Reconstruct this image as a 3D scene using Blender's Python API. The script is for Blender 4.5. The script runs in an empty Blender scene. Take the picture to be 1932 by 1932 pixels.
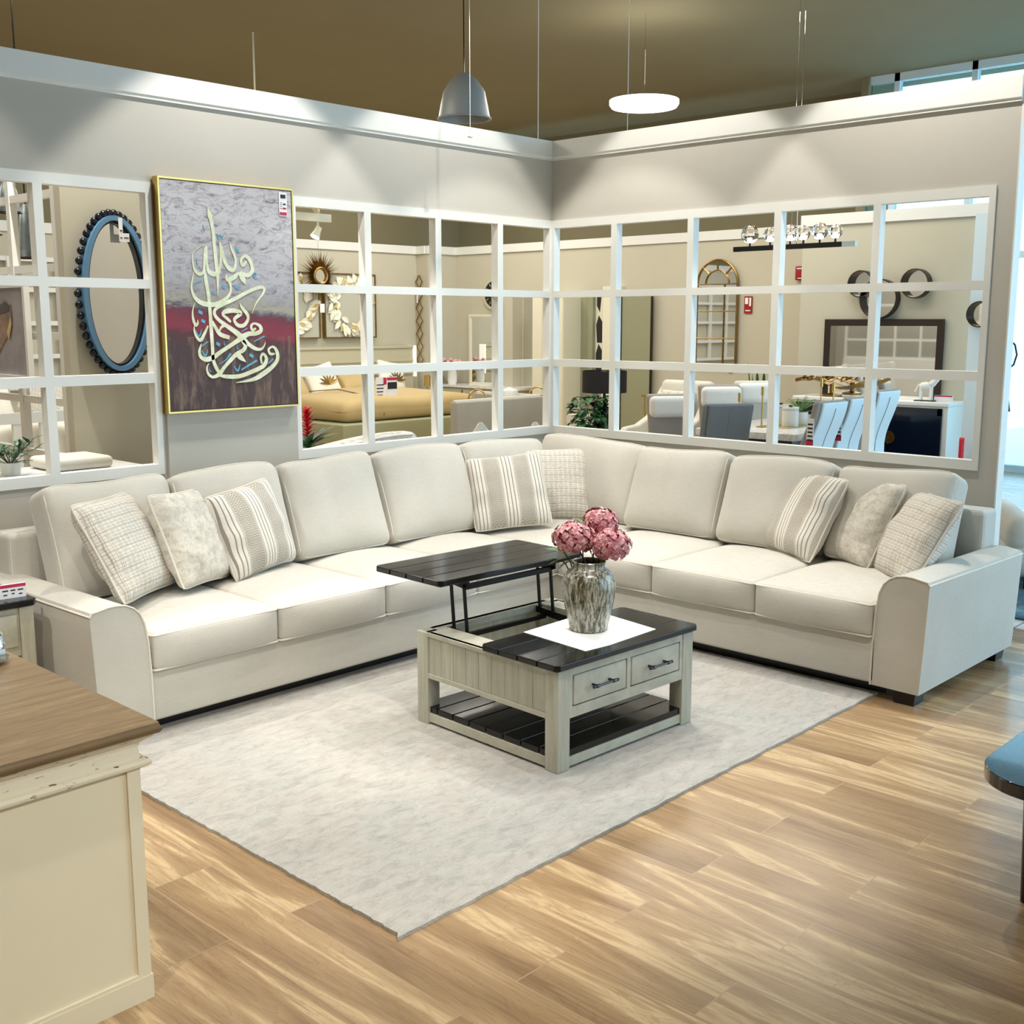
import bpy, math, random
from mathutils import Vector, Matrix
random.seed(7)
PI=math.pi; R=math.radians
C=bpy.context.scene.collection
sc=bpy.context.scene

# ------------------------------------------------------------------ mesh builder
class MB:
    def __init__(s): s.v=[]; s.f=[]; s.M=None
    def add(s,vs,fs):
        n=len(s.v)
        if s.M is not None: vs=[tuple(s.M@Vector(p)) for p in vs]
        s.v+=[tuple(p) for p in vs]; s.f+=[tuple(i+n for i in f) for f in fs]
        return s
    def box(s,x0,x1,y0,y1,z0,z1):
        return s.add([(x0,y0,z0),(x1,y0,z0),(x1,y1,z0),(x0,y1,z0),(x0,y0,z1),(x1,y0,z1),(x1,y1,z1),(x0,y1,z1)],
          [(0,3,2,1),(4,5,6,7),(0,1,5,4),(1,2,6,5),(2,3,7,6),(3,0,4,7)])
    def prism(s,poly,a,b,ax='z'):
        # polygon (p,q) extruded along axis ax from a to b
        m={'z':lambda p,q,t:(p,q,t),'y':lambda p,q,t:(p,t,q),'x':lambda p,q,t:(t,p,q)}[ax]
        n=len(poly); vs=[m(p,q,a) for p,q in poly]+[m(p,q,b) for p,q in poly]
        fs=[tuple(range(n))[::-1],tuple(range(n,2*n))]+[(i,(i+1)%n,n+(i+1)%n,n+i) for i in range(n)]
        return s.add(vs,fs)
    def lathe(s,prof,seg=24,c=(0,0,0),caps=True,fn=None):
        vs=[];fs=[];n=len(prof)
        for k in range(seg):
            a=2*PI*k/seg
            for r,z in prof:
                rr=r*(fn(a,z) if fn else 1)
                vs.append((c[0]+rr*math.cos(a),c[1]+rr*math.sin(a),c[2]+z))
        for k in range(seg):
            k2=(k+1)%seg
            for i in range(n-1): fs.append((k*n+i,k2*n+i,k2*n+i+1,k*n+i+1))
        if caps:
            if prof[0][0]>1e-5: fs.append(tuple(k*n for k in range(seg))[::-1])
            if prof[-1][0]>1e-5: fs.append(tuple(k*n+n-1 for k in range(seg)))
        return s.add(vs,fs)
    def cyl(s,c,r,h,seg=20,r2=None): return s.lathe([(r,0),(r if r2 is None else r2,h)],seg,c)
    def tube(s,pts,r,seg=6,closed=False,rs=None):
        pts=[Vector(p) for p in pts]; n=len(pts); vs=[]; fs=[]
        up=Vector((0,0,1)); prev=None
        for i,p in enumerate(pts):
            a=pts[(i-1)%n] if (closed or i>0) else p
            b=pts[(i+1)%n] if (closed or i<n-1) else p
            t=(b-a); 
            if t.length<1e-9: t=Vector((0,0,1))
            t.normalize()
            if prev is None:
                u=t.cross(up); 
                if u.length<.05: u=t.cross(Vector((1,0,0)))
            else: u=prev-t*prev.dot(t)
            u.normalize(); prev=u; w=t.cross(u); rr=rs[i] if rs else r
            for k in range(seg):
                an=2*PI*k/seg; vs.append(p+u*math.cos(an)*rr+w*math.sin(an)*rr)
        m=n if closed else n-1
        for i in range(m):
            j=(i+1)%n
            for k in range(seg):
                k2=(k+1)%seg; fs.append((i*seg+k,i*seg+k2,j*seg+k2,j*seg+k))
        if not closed: fs.append(tuple(range(seg))[::-1]); fs.append(tuple((n-1)*seg+k for k in range(seg)))
        return s.add(vs,fs)
    def ball(s,c,r,seg=14,rings=8,sc=(1,1,1)):
        prof=[(math.sin(PI*i/rings)*r,-math.cos(PI*i/rings)*r*sc[2]) for i in range(rings+1)]
        prof[0]=(1e-6,prof[0][1]); prof[-1]=(1e-6,prof[-1][1])
        vs=[];fs=[];n=len(prof)
        for k in range(seg):
            a=2*PI*k/seg
            for q,z in prof: vs.append((c[0]+q*math.cos(a)*sc[0],c[1]+q*math.sin(a)*sc[1],c[2]+z))
        for k in range(seg):
            k2=(k+1)%seg
            for i in range(n-1): fs.append((k*n+i,k2*n+i,k2*n+i+1,k*n+i+1))
        return s.add(vs,fs)
    def rbox(s,sx,sy,sz,r=.03,n=6,fn=None,c=(0,0,0)):
        # rounded, optionally shaped, box centred on c
        h=(sx/2,sy/2,sz/2); r=min(r,*[q*.98 for q in h])
        def ax(q):
            L=[-q,-q+r*.3,-q+r*.65,-q+r]; m=[-q+r+(2*q-2*r)*i/n for i in range(1,n)]
            return L+m+[q-r,q-r*.65,q-r*.3,q]
        A=[ax(q) for q in h]; N=len(A[0]); idx={}; vs=[]; fs=[]
        def vert(i,j,k):
            key=(i,j,k)
            if key in idx: return idx[key]
            p=Vector((A[0][i],A[1][j],A[2][k]))
            q=Vector([max(-h[a]+r,min(h[a]-r,p[a])) for a in range(3)])
            d=p-q
            p=q+d.normalized()*r if d.length>1e-9 else p
            if fn: p=Vector(fn(p.x,p.y,p.z))
            vs.append((p.x+c[0],p.y+c[1],p.z+c[2])); idx[key]=len(vs)-1; return idx[key]
        M=N-1
        for i in range(M):
            for j in range(M):
                fs.append((vert(i,j,0),vert(i,j+1,0),vert(i+1,j+1,0),vert(i+1,j,0)))
                fs.append((vert(i,j,M),vert(i+1,j,M),vert(i+1,j+1,M),vert(i,j+1,M)))
                fs.append((vert(i,0,j),vert(i+1,0,j),vert(i+1,0,j+1),vert(i,0,j+1)))
                fs.append((vert(i,M,j),vert(i,M,j+1),vert(i+1,M,j+1),vert(i+1,M,j)))
                fs.append((vert(0,i,j),vert(0,i,j+1),vert(0,i+1,j+1),vert(0,i+1,j)))
                fs.append((vert(M,i,j),vert(M,i+1,j),vert(M,i+1,j+1),vert(M,i,j+1)))
        return s.add(vs,fs)
    def leaf(s,p,d,up,L,W,curl=.2,n=5):
        # thin double sided leaf blade, 3 points across
        p=Vector(p); d=Vector(d).normalized(); up=Vector(up); sd=d.cross(up)
        if sd.length<1e-4: sd=d.cross(Vector((1,0,0)))
        sd.normalize(); nn=sd.cross(d).normalized(); vs=[];fs=[]
        for i in range(n+1):
            t=i/n; w=W*math.sin(PI*min(1,t*.96+.04))**.8*.5
            q=p+d*L*t-nn*curl*L*t*t
            vs+= [q-sd*w+nn*w*.3,q,q+sd*w+nn*w*.3]
        for i in range(n):
            a=i*3; fs+=[(a,a+3,a+4,a+1),(a+1,a+4,a+5,a+2)]
        return s.add(vs,fs)
def link(name,me,parent,loc,rot):
    o=bpy.data.objects.new(name,me); C.objects.link(o); o.location=loc; o.rotation_euler=rot
    if parent is not None: o.parent=parent
    return o
def obj(name,b,m,parent=None,loc=(0,0,0),rot=(0,0,0),smooth=38):
    me=bpy.data.meshes.new(name); me.from_pydata(b.v,[],b.f); me.update()
    if m is not None: me.materials.append(m)
    if smooth:
        me.polygons.foreach_set('use_smooth',[True]*len(me.polygons))
        try: me.set_sharp_from_angle(angle=R(smooth))
        except Exception: pass
    return link(name,me,parent,loc,rot)
def tag(o,label=None,cat=None,group=None,kind=None):
    if label: o['label']=label
    if cat: o['category']=cat
    if group: o['group']=group
    if kind: o['kind']=kind
    return o
def thing(name,label,cat,loc=(0,0,0),rz=0,group=None):
    o=bpy.data.objects.new(name,None); C.objects.link(o); o.location=loc; o.rotation_euler=(0,0,rz); o.empty_display_size=.1
    return tag(o,label,cat,group)
def struct(name,b,m,**k):
    return tag(obj(name,b,m,**k),kind='structure')
def copy_tree(o,parent=None,loc=None,rz=None,label=None):
    c=o.copy(); C.objects.link(c)
    if parent is not None: c.parent=parent
    if loc is not None: c.location=loc
    if rz is not None: c.rotation_euler=(0,0,rz)
    if label: c['label']=label
    for ch in list(o.children): copy_tree(ch,c)
    return c

# ------------------------------------------------------------------ materials
class NT:
    def __init__(s,name):
        s.m=bpy.data.materials.new(name); s.m.use_nodes=True; s.t=s.m.node_tree; s.b=s.t.nodes['Principled BSDF']
    def n(s,ty,ins=None,**k):
        x=s.t.nodes.new('ShaderNode'+ty)
        for a,b in k.items(): setattr(x,a,b)
        for a,b in (ins or {}).items(): s.set(x,a,b)
        return x
    def set(s,x,a,b):
        if isinstance(b,tuple) and len(b)==2 and hasattr(b[0],'outputs'): s.t.links.new(b[0].outputs[b[1]],x.inputs[a])
        elif hasattr(b,'outputs'): s.t.links.new(b.outputs[0],x.inputs[a])
        else: x.inputs[a].default_value=b
    def P(s,**k):
        for a,b in k.items(): s.set(s.b,a.replace('_',' '),b)
        return s
    def obco(s,scale=(1,1,1),rot=(0,0,0),loc=(0,0,0)):
        c=s.n('TexCoord'); return s.n('Mapping',{'Vector':(c,'Object'),'Scale':scale,'Rotation':rot,'Location':loc})
    def noise(s,vec,scale,detail=4,rough=.6,dist=0): return s.n('TexNoise',{'Vector':vec,'Scale':scale,'Detail':detail,'Roughness':rough,'Distortion':dist})
    def ramp(s,fac,stops,interp='LINEAR'):
        r=s.n('ValToRGB',{'Fac':fac}); e=r.color_ramp; e.interpolation=interp
        while len(e.elements)>1: e.elements.remove(e.elements[-1])
        e.elements[0].position=stops[0][0]; e.elements[0].color=c4(stops[0][1])
        for p,c in stops[1:]:
            q=e.elements.new(p); q.color=c4(c)
        return r
    def mix(s,fac,a,b,mode='MIX'):
        x=s.n('MixRGB',{'Fac':fac,'Color1':c4(a) if isinstance(a,(tuple,list)) and not hasattr(a[0],'outputs') else a,'Color2':c4(b) if isinstance(b,(tuple,list)) and not hasattr(b[0],'outputs') else b}); x.blend_type=mode; return x
    def math(s,op,a,b=0.0,c=None):
        x=s.n('Math',{0:a,1:b},operation=op)
        if c is not None: s.set(x,2,c)
        return x
    def bump(s,h,strength=.3,dist=.01): s.set(s.b,'Normal',s.n('Bump',{'Height':h,'Strength':strength,'Distance':dist}))
def lin(c): 
    return tuple(((x/12.92) if x<=.04045 else ((x+.055)/1.055)**2.4) for x in c)
def c4(c):
    if len(c)==4: return tuple(c)
    return tuple(c)+(1.0,)
def S(r,g,b): return lin((r/255,g/255,b/255))
def plain(name,col,rough=.5,metal=0.,var=0,vs=8,bump=0,bs=200,**k):
    t=NT(name); t.P(Base_Color=c4(col),Roughness=rough,Metallic=metal)
    if var:
        n=t.noise(t.obco(),vs); lo=tuple(x*(1-var) for x in col); hi=tuple(min(1,x*(1+var*.6)) for x in col)
        t.P(Base_Color=t.ramp(n,[(.3,lo),(.7,hi)]))
    if bump: t.bump(t.noise(t.obco(),bs,2),bump,.003)
    for a,b in k.items(): t.set(t.b,a.replace('_',' '),b)
    return t.m
def emit(name,col,st):
    return plain(name,(.8,.8,.8),.5,Emission_Color=c4(col),Emission_Strength=st)
M={}
M['wall']=plain('wall_paint',S(190,186,176),.75,var=.02,vs=3)
M['white']=plain('white_trim_paint',S(226,226,220),.45,var=.015,vs=5)
M['farwall']=plain('far_wall_paint',S(192,187,168),.8,var=.02,vs=2)
M['ceil']=plain('olive_ceiling',S(136,126,96),.9,var=.05,vs=1)
M['plaster']=plain('back_plaster',S(205,202,192),.85)
# floor planks
t=NT('plank_floor'); co=t.obco(rot=(0,0,R(90)),loc=(.33,.02,0))
br=t.n('TexBrick',{'Vector':co,'Color1':(0,0,0,1),'Color2':(1,1,1,1),'Mortar':(.5,.5,.5,1),'Scale':1.,'Mortar Size':.0022,'Mortar Smooth':.1,'Bias':0.,'Brick Width':1.24,'Row Height':.2175}); br.offset=.37; br.offset_frequency=2
tone=t.n('SeparateColor',{'Color':(br,'Color')})
shift=t.n('CombineXYZ',{'X':t.math('MULTIPLY',tone,7.3),'Y':t.math('MULTIPLY',tone,3.1),'Z':t.math('MULTIPLY',tone,5.)})
vec=t.n('VectorMath',{0:co,1:shift},operation='ADD')
st=t.n('Mapping',{'Vector':vec,'Scale':(.5,4.6,1)})
big=t.noise(st,1.6,5,.55,.6)
fine=t.noise(t.n('Mapping',{'Vector':vec,'Scale':(1.5,34,1)}),3,4,.7,.3)
kn=t.noise(t.n('Mapping',{'Vector':vec,'Scale':(1.6,6,1)}),1.1,2,.5,2.4)
base=t.ramp(big,[(.30,S(126,98,68)),(.42,S(152,123,89)),(.52,S(170,141,104)),(.575,S(208,181,140)),(.64,S(176,147,109)),(.75,S(158,129,94))])
base=t.mix(.16,base,t.ramp(fine,[(.35,S(112,86,58)),(.65,S(200,174,136))]))
base=t.mix(t.math('MULTIPLY',t.math('LESS_THAN',t.math('ABSOLUTE',t.math('SUBTRACT',(t.math('FRACT',t.math('MULTIPLY',kn,9.)),0),.5)),.07),.22),base,S(130,98,66))
base=t.mix(t.math('MULTIPLY',(br,'Fac'),.75),base,S(172,150,122))
t.P(Base_Color=base,Roughness=t.math('MULTIPLY_ADD',fine,.12,.17),Specular_IOR_Level=.5)
t.bump(t.math('SUBTRACT',1.,(br,'Fac')),.25,.002); M['floor']=t.m
t=NT('glossy_pale_tiles'); co=t.obco()
br=t.n('TexBrick',{'Vector':co,'Color1':c4(S(214,218,220)),'Color2':c4(S(205,210,213)),'Mortar':c4(S(120,130,140)),'Scale':1.,'Mortar Size':.006,'Brick Width':.6,'Row Height':.6}); br.offset=0
t.P(Base_Color=(br,'Color'),Roughness=.12); M['tile']=t.m
# rug
t=NT('woven_rug'); co=t.obco()
n1=t.noise(co,1.7,6,.62,.5); n2=t.noise(t.n('Mapping',{'Vector':co,'Scale':(1,2.2,1)}),11,6,.75,.8); n3=t.noise(co,190,2,.6)
cc=t.ramp(n1,[(.30,S(150,151,146)),(.45,S(182,181,174)),(.54,S(186,175,167)),(.62,S(196,191,182)),(.75,S(146,149,146))])
cc=t.mix(.6,cc,t.ramp(n2,[(.3,S(132,132,127)),(.5,S(180,178,171)),(.7,S(202,198,190))]))
cc=t.mix(t.ramp(n2,[(.66,(0,0,0)),(.76,(.5,.5,.5))]),cc,S(120,118,111))
t.P(Base_Color=cc,Roughness=.95,Sheen_Weight=.2); t.bump(t.mix(.45,n3,n2),1.,.012); M['rug']=t.m
# sofa fabric
def fabric(name,a,b,wv=(620,620),strength=.25,tint=None):
    t=NT(name); co=t.obco()
    x=t.n('TexWave',{'Vector':t.obco((1,1,1)),'Scale':wv[0]*.32,'Distortion':1.5,'Detail':1.}); x.bands_direction='X'
    nn=t.noise(t.n('Mapping',{'Vector':co,'Scale':(6,6,90)}),4,4,.7); n2=t.noise(co,3,3); n3=t.noise(co,330,2,.7)
    c=t.mix(.5,t.ramp(nn,[(.3,a),(.7,b)]),t.ramp(n3,[(.3,a),(.7,b)]))
    c=t.mix(.25,c,t.ramp(n2,[(.3,a),(.7,b)]))
    t.P(Base_Color=c,Roughness=.92,Sheen_Weight=.25,Sheen_Roughness=.4); t.bump(t.mix(.5,n3,nn),strength,.004); return t.m
M['sofa']=fabric('oatmeal_sofa_fabric',S(180,176,165),S(209,205,195))
M['pipe']=fabric('sofa_piping',S(206,201,188),S(232,227,216))
M['greyfab']=fabric('grey_upholstery',S(150,148,138),S(172,169,158))
M['lightfab']=fabric('pale_upholstery',S(196,193,182),S(220,217,207))
M['whitefab']=fabric('white_upholstery',S(216,216,212),S(238,238,234))
M['greychair']=fabric('warm_grey_upholstery',S(140,134,128),S(164,158,150))
M['slate']=fabric('slate_upholstery',S(112,116,118),S(134,138,140))
M['gold_bed']=fabric('gold_comforter_fabric',S(180,156,106),S(204,181,130))
M['linen']=fabric('white_bed_linen',S(226,222,208),S(244,241,230))
M['pinkcush']=fabric('blush_cushion',S(190,150,140),S(205,168,158))
# patterned pillows (x across, z up on the pillow's face)
def checked():
    t=NT('checked_weave'); co=t.obco(); s=t.n('SeparateXYZ',{'Vector':co})
    wx=t.noise(t.n('Mapping',{'Vector':co,'Scale':(40,1,40)}),1,2)
    def lines(ax,per,w,off=0):
        f=t.math('FRACT',t.math('ADD',t.math('MULTIPLY',(s,ax),1/per),t.math('MULTIPLY_ADD',wx,.18,off)))
        return t.math('LESS_THAN',f,w)
    g=t.math('MAXIMUM',lines('X',.0165,.2),lines('Z',.0165,.2)); g2=t.math('MAXIMUM',lines('X',.033,.09,.2),lines('Z',.0495,.06,.2))
    base=t.ramp(t.noise(co,70,3),[(.3,S(206,200,188)),(.7,S(232,227,216))])
    c=t.mix(t.math('MULTIPLY',g,.45),base,S(142,130,112)); c=t.mix(t.math('MULTIPLY',g2,.5),c,S(112,98,80))
    t.P(Base_Color=c,Roughness=.93,Sheen_Weight=.2); t.bump(t.noise(co,300,2),.3,.003); return t.m
def striped():
    t=NT('herringbone_stripe'); co=t.obco(); s=t.n('SeparateXYZ',{'Vector':co})
    X=t.math('ADD',(s,'X'),.0); per=.198
    f=t.math('FRACT',t.math('ADD',t.math('MULTIPLY',X,1/per),.5))       # 0..1 across one repeat
    d=t.math('MULTIPLY',t.math('ABSOLUTE',t.math('SUBTRACT',f,.5)),per)   # metres from the centre of the triple stripe
    band=t.math('LESS_THAN',d,.042)
    l=t.math('LESS_THAN',t.math('ABSOLUTE',t.math('SUBTRACT',t.math('FRACT',t.math('MULTIPLY_ADD',d,1/.024,.5)),.5)),.13)
    inner=t.math('LESS_THAN',d,.032); line=t.math('MULTIPLY',l,inner)
    # chevrons in the wide band
    g=t.math('FRACT',t.math('MULTIPLY',f,1.)); tri=t.math('ABSOLUTE',t.math('SUBTRACT',t.math('FRACT',t.math('MULTIPLY',f,1.0)),.0))
    zig=t.math('MULTIPLY',t.math('PINGPONG',t.math('MULTIPLY',X,1.),.012375),.8)
    ch=t.math('LESS_THAN',t.math('FRACT',t.math('MULTIPLY',t.math('ADD',(s,'Z'),zig),1/.0135)),.36)
    wide=t.math('MULTIPLY',t.math('GREATER_THAN',d,.055),ch)
    base=t.mix(band,S(184,177,163),S(224,219,207)); base=t.mix(.2,base,t.ramp(t.noise(co,120,3),[(.3,S(170,162,150)),(.7,S(240,236,226))]))
    c=t.mix(t.math('MULTIPLY',line,.8),base,S(112,106,104)); c=t.mix(t.math('MULTIPLY',wide,.75),c,S(128,122,112))
    t.P(Base_Color=c,Roughness=.92,Sheen_Weight=.2); t.bump(t.noise(co,300,2),.3,.003); return t.m
def mottled():
    t=NT('distressed_chenille'); co=t.obco()
    n=t.noise(t.n('Mapping',{'Vector':co,'Scale':(1,1,1.4)}),17,6,.75,.4); n2=t.noise(co,60,4,.7)
    c=t.ramp(n,[(.3,S(168,162,148)),(.48,S(200,194,181)),(.6,S(216,210,196)),(.74,S(186,179,164))])
    c=t.mix(t.math('MULTIPLY',t.math('GREATER_THAN',n2,.62),.4),c,S(136,126,112))
    t.P(Base_Color=c,Roughness=.9,Sheen_Weight=.3); t.bump(n2,.3,.003); return t.m
M['checked']=checked(); M['striped']=striped(); M['mottled']=mottled()
def paisley():
    t=NT('paisley_print'); co=t.obco(); v=t.n('TexVoronoi',{'Vector':co,'Scale':16.}); w=t.math('LESS_THAN',t.math('FRACT',t.math('MULTIPLY',(v,'Distance'),5.)),.35)
    t.P(Base_Color=t.mix(t.math('MULTIPLY',w,.7),S(226,222,208),S(158,152,132)),Roughness=.9); return t.m
M['paisley']=paisley()
t=NT('boucle_print'); v=t.n('TexVoronoi',{'Vector':t.obco(),'Scale':28.}); t.P(Base_Color=t.ramp((v,'Distance'),[(.1,S(176,174,168)),(.6,S(212,210,202))]),Roughness=.95); M['boucle']=t.m
# painted furniture
def paintwood(name,a,b,rough=.5,axis=(1,1,14)):
    t=NT(name); n=t.noise(t.obco(axis),3.,5,.7,.3); t.P(Base_Color=t.ramp(n,[(.3,a),(.7,b)]),Roughness=rough); t.bump(n,.08,.003); return t.m
M['antique']=paintwood('antique_grey_white_paint',S(160,158,140),S(190,188,172),.45,(14,14,1.2))
M['antique_h']=paintwood('antique_paint_rails',S(164,162,145),S(192,190,174),.45,(3,3,3))
M['cream']=plain('cream_cabinet_paint',S(232,222,194),.4,var=.02,vs=4)
t=NT('rubbed_cream_paint'); co=t.obco((1,1,1)); n=t.noise(t.n('Mapping',{'Vector':co,'Scale':(22,22,160)}),1.,3,.6)
t.P(Base_Color=t.mix(t.math('GREATER_THAN',n,.655),S(232,222,198),S(120,98,66)),Roughness=.4); M['rubbed']=t.m
t=NT('ebonised_plank_top'); co=t.obco(); n=t.noise(t.n('Mapping',{'Vector':co,'Scale':(3,60,3)}),2,3)
t.P(Base_Color=t.ramp(n,[(.3,S(8,8,8)),(.7,S(16,15,14))]),Roughness=.15,Specular_IOR_Level=.4); t.bump(n,.05,.002); M['ebony']=t.m
M['iron']=plain('black_iron',S(20,20,20),.42,.6)
M['gunmetal']=plain('gunmetal_handle',S(70,70,74),.3,.9)
M['blackfoot']=plain('black_wood_foot',S(22,22,26),.35)
t=NT('weathered_oak_top'); co=t.obco(); n=t.noise(t.n('Mapping',{'Vector':co,'Scale':(2.0,16,2)}),2.2,6,.72,.5); n2=t.noise(t.n('Mapping',{'Vector':co,'Scale':(3,120,3)}),2,3,.7)
c=t.ramp(n,[(.28,S(118,94,64)),(.45,S(148,122,88)),(.58,S(164,138,102)),(.72,S(190,166,128))]); c=t.mix(.25,c,t.ramp(n2,[(.3,S(98,76,50)),(.7,S(190,164,126))]))
t.P(Base_Color=c,Roughness=.38); t.bump(n2,.1,.002); M['oak']=t.m
M['oakedge']=plain('oak_edge',S(112,90,58),.38,var=.15,vs=6)
M['cloth']=plain('white_placemat_cloth',S(246,246,242),.8)
# vase glaze
t=NT('crackled_ash_glaze'); co=t.obco(); n=t.noise(t.n('Mapping',{'Vector':co,'Scale':(22,22,3.2)}),1.5,6,.75,.6); n2=t.noise(t.n('Mapping',{'Vector':co,'Scale':(90,90,12)}),1.2,4,.7,.4)
f=t.mix(.5,n,n2); c=t.ramp(f,[(.40,S(52,44,28)),(.46,S(92,84,62)),(.5,S(140,138,120)),(.57,S(192,194,184))])
t.P(Base_Color=c,Roughness=.25,Coat_Weight=.5,Coat_Roughness=.15); t.bump(f,.25,.004); M['vase']=t.m
M['pink']=plain('pink_petals',S(196,118,128),.7,var=.35,vs=60)
M['palepink']=plain('pale_petal_edges',S(226,172,172),.7,var=.2,vs=60)
M['green']=plain('leaf_green',S(78,116,64),.5,var=.3,vs=20)
M['dkgreen']=plain('dark_leaf_green',S(36,88,48),.4,var=.35,vs=15)
M['fern']=plain('fern_green',S(120,156,92),.6,var=.25,vs=15)
M['stem']=plain('stem_green',S(52,66,38),.6)
M['redflower']=plain('red_bract',S(206,34,52),.5,var=.25,vs=30)
M['gold']=plain('brushed_gold',S(206,176,106),.28,1.)
M['oldgold']=plain('antique_gold',S(150,120,66),.35,.9,var=.3,vs=20)
t=NT('gold_leaf_lettering'); t.P(Base_Color=t.ramp(t.noise(t.obco(),20,4),[(.3,S(206,198,150)),(.7,S(236,232,204))]),Roughness=.4,Metallic=.25); M['goldleaf']=t.m
M['bluepaint']=plain('sky_blue_paint',S(104,168,196),.5,var=.12,vs=30)
M['tagwhite']=plain('white_card',S(238,238,240),.5)
M['tagred']=plain('magenta_red_print',S(190,36,76),.5)
M['ink']=plain('black_print',S(34,34,40),.5)
M['greyink']=plain('grey_print',S(130,130,136),.5)
M['mirror']=plain('mirror_glass',(.9,.92,.92),.02,1.)
M['black']=plain('black_lacquer',S(14,15,20),.2)
M['navybead']=plain('black_wood_bead',S(14,16,24),.22)
M['bluerim']=plain('blue_painted_rim',S(96,140,176),.4)
M['darkbronze']=plain('dark_bronze',S(62,54,46),.35,.7)
M['galv']=plain('galvanised_metal',S(136,146,148),.38,.85,var=.25,vs=18)
M['steelgrey']=plain('grey_enamel',S(140,146,148),.4)
M['darkwood']=plain('espresso_frame',S(38,26,20),.35)
M['ivory']=plain('ivory_panel',S(226,222,200),.6)
M['softgold']=plain('soft_gold_paint',S(206,182,112),.5)
M['olive']=plain('olive_grey_panel',S(146,146,118),.5)
M['wreathbg']=plain('silver_grey_canvas',S(186,186,172),.8)
M['wreath']=plain('cream_petal_relief',S(246,244,226),.6)
M['champ']=plain('champagne_lacquer',S(196,190,164),.3)
M['olivelac']=plain('bed_base_lacquer',S(156,156,122),.4)
M['marble']=None
t=NT('veined_marble'); n=t.noise(t.obco(),5,7,.65,1.6); t.P(Base_Color=t.ramp(n,[(.40,S(240,240,238)),(.49,S(232,232,232)),(.5,S(176,178,182)),(.515,S(236,236,235)),(.7,S(244,244,242))]),Roughness=.1); M['marble']=t.m
M['ceramic']=plain('white_ceramic',S(234,234,228),.25)
M['alarmred']=plain('alarm_red',S(150,26,34),.35)
M['navy']=plain('navy_lacquer',S(10,22,40),.15)
M['glass']=plain('clear_glass',(1,1,1),.02,Transmission_Weight=1.,IOR=1.45)
t=NT('storefront_glass'); t.P(Base_Color=(.50,.68,.72,1),Roughness=.0,Transmission_Weight=1.,IOR=1.03); M['pane']=t.m
M['bulb']=emit('lamp_glow',(1,.95,.86),14.)
M['day']=plain('cool_white_panel',S(216,232,238),.4)
M['blackdrum']=plain('black_drum_shade',S(18,18,20),.8)
M['chrome']=plain('chrome',S(220,220,222),.08,1.)
t=NT('galaxy_blue_top'); t.P(Base_Color=t.ramp(t.noise(t.obco(),9,3),[(.4,S(20,30,38)),(.62,S(30,44,54)),(.7,S(70,86,94))]),Roughness=.12,Coat_Weight=.4); M['bluetop']=t.m
t=NT('blue_rug'); t.P(Base_Color=t.ramp(t.noise(t.obco(),6,5,.7),[(.35,S(44,84,104)),(.6,S(86,126,142))]),Roughness=.95); M['bluerug']=t.m
t=NT('boat_picture_print'); co=t.obco(); n=t.noise(co,3,4); t.P(Base_Color=t.ramp(n,[(.3,S(132,128,134)),(.7,S(176,172,178))]),Roughness=.6); M['boatbg']=t.m
M['boat']=plain('boat_planks',S(150,126,110),.6,var=.4,vs=12); M['boatin']=plain('boat_hollow',S(84,82,88),.7,var=.3,vs=8); M['boatlit']=plain('boat_lit_plank',S(206,178,120),.6)
# abstract canvas
t=NT('abstract_canvas'); co=t.obco(); s=t.n('SeparateXYZ',{'Vector':co})
n1=t.noise(t.n('Mapping',{'Vector':co,'Scale':(1,1,2.2)}),3.2,7,.72,.8); n2=t.noise(t.n('Mapping',{'Vector':co,'Scale':(1.3,1,3)}),9,7,.8,1.2); nv=t.noise(t.n('Mapping',{'Vector':co,'Scale':(9,1,2)}),2.2,5,.7,.4)
zz=t.math('ADD',(s,'Z'),t.math('MULTIPLY_ADD',n1,.14,-.07)); zz=t.math('ADD',zz,t.math('MULTIPLY_ADD',n2,.10,-.05))
zz=t.math('ADD',zz,t.math('MULTIPLY',(s,'X'),.10))
c=t.ramp(t.math('DIVIDE',zz,1.30),[(0,S(66,46,44)),(.30,S(74,50,48)),(.355,S(92,44,48)),(.38,S(136,46,60)),(.425,S(128,42,58)),(.455,S(108,48,60)),(.468,S(104,100,106)),(.485,S(168,162,142)),(.54,S(170,168,166)),(.60,S(186,184,188)),(.72,S(196,192,194)),(.85,S(206,203,205)),(1,S(196,192,194))])
up=t.math('GREATER_THAN',(s,'Z'),.585)
c=t.mix(t.math('MULTIPLY',t.ramp(n2,[(.48,(0,0,0)),(.58,(1,1,1))]),t.math('MULTIPLY',up,.75)),c,S(148,138,148))
c=t.mix(t.math('MULTIPLY',t.ramp(n2,[(.60,(0,0,0)),(.64,(1,1,1))]),t.math('MULTIPLY',up,.8)),c,S(70,66,74))
lowm=t.math('LESS_THAN',(s,'Z'),.42)
c=t.mix(t.math('MULTIPLY',t.ramp(nv,[(.48,(0,0,0)),(.66,(1,1,1))]),t.math('MULTIPLY',lowm,.7)),c,S(136,112,92))
t.P(Base_Color=c,Roughness=.55); t.bump(n2,.3,.004); M['canvas']=t.m

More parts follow.
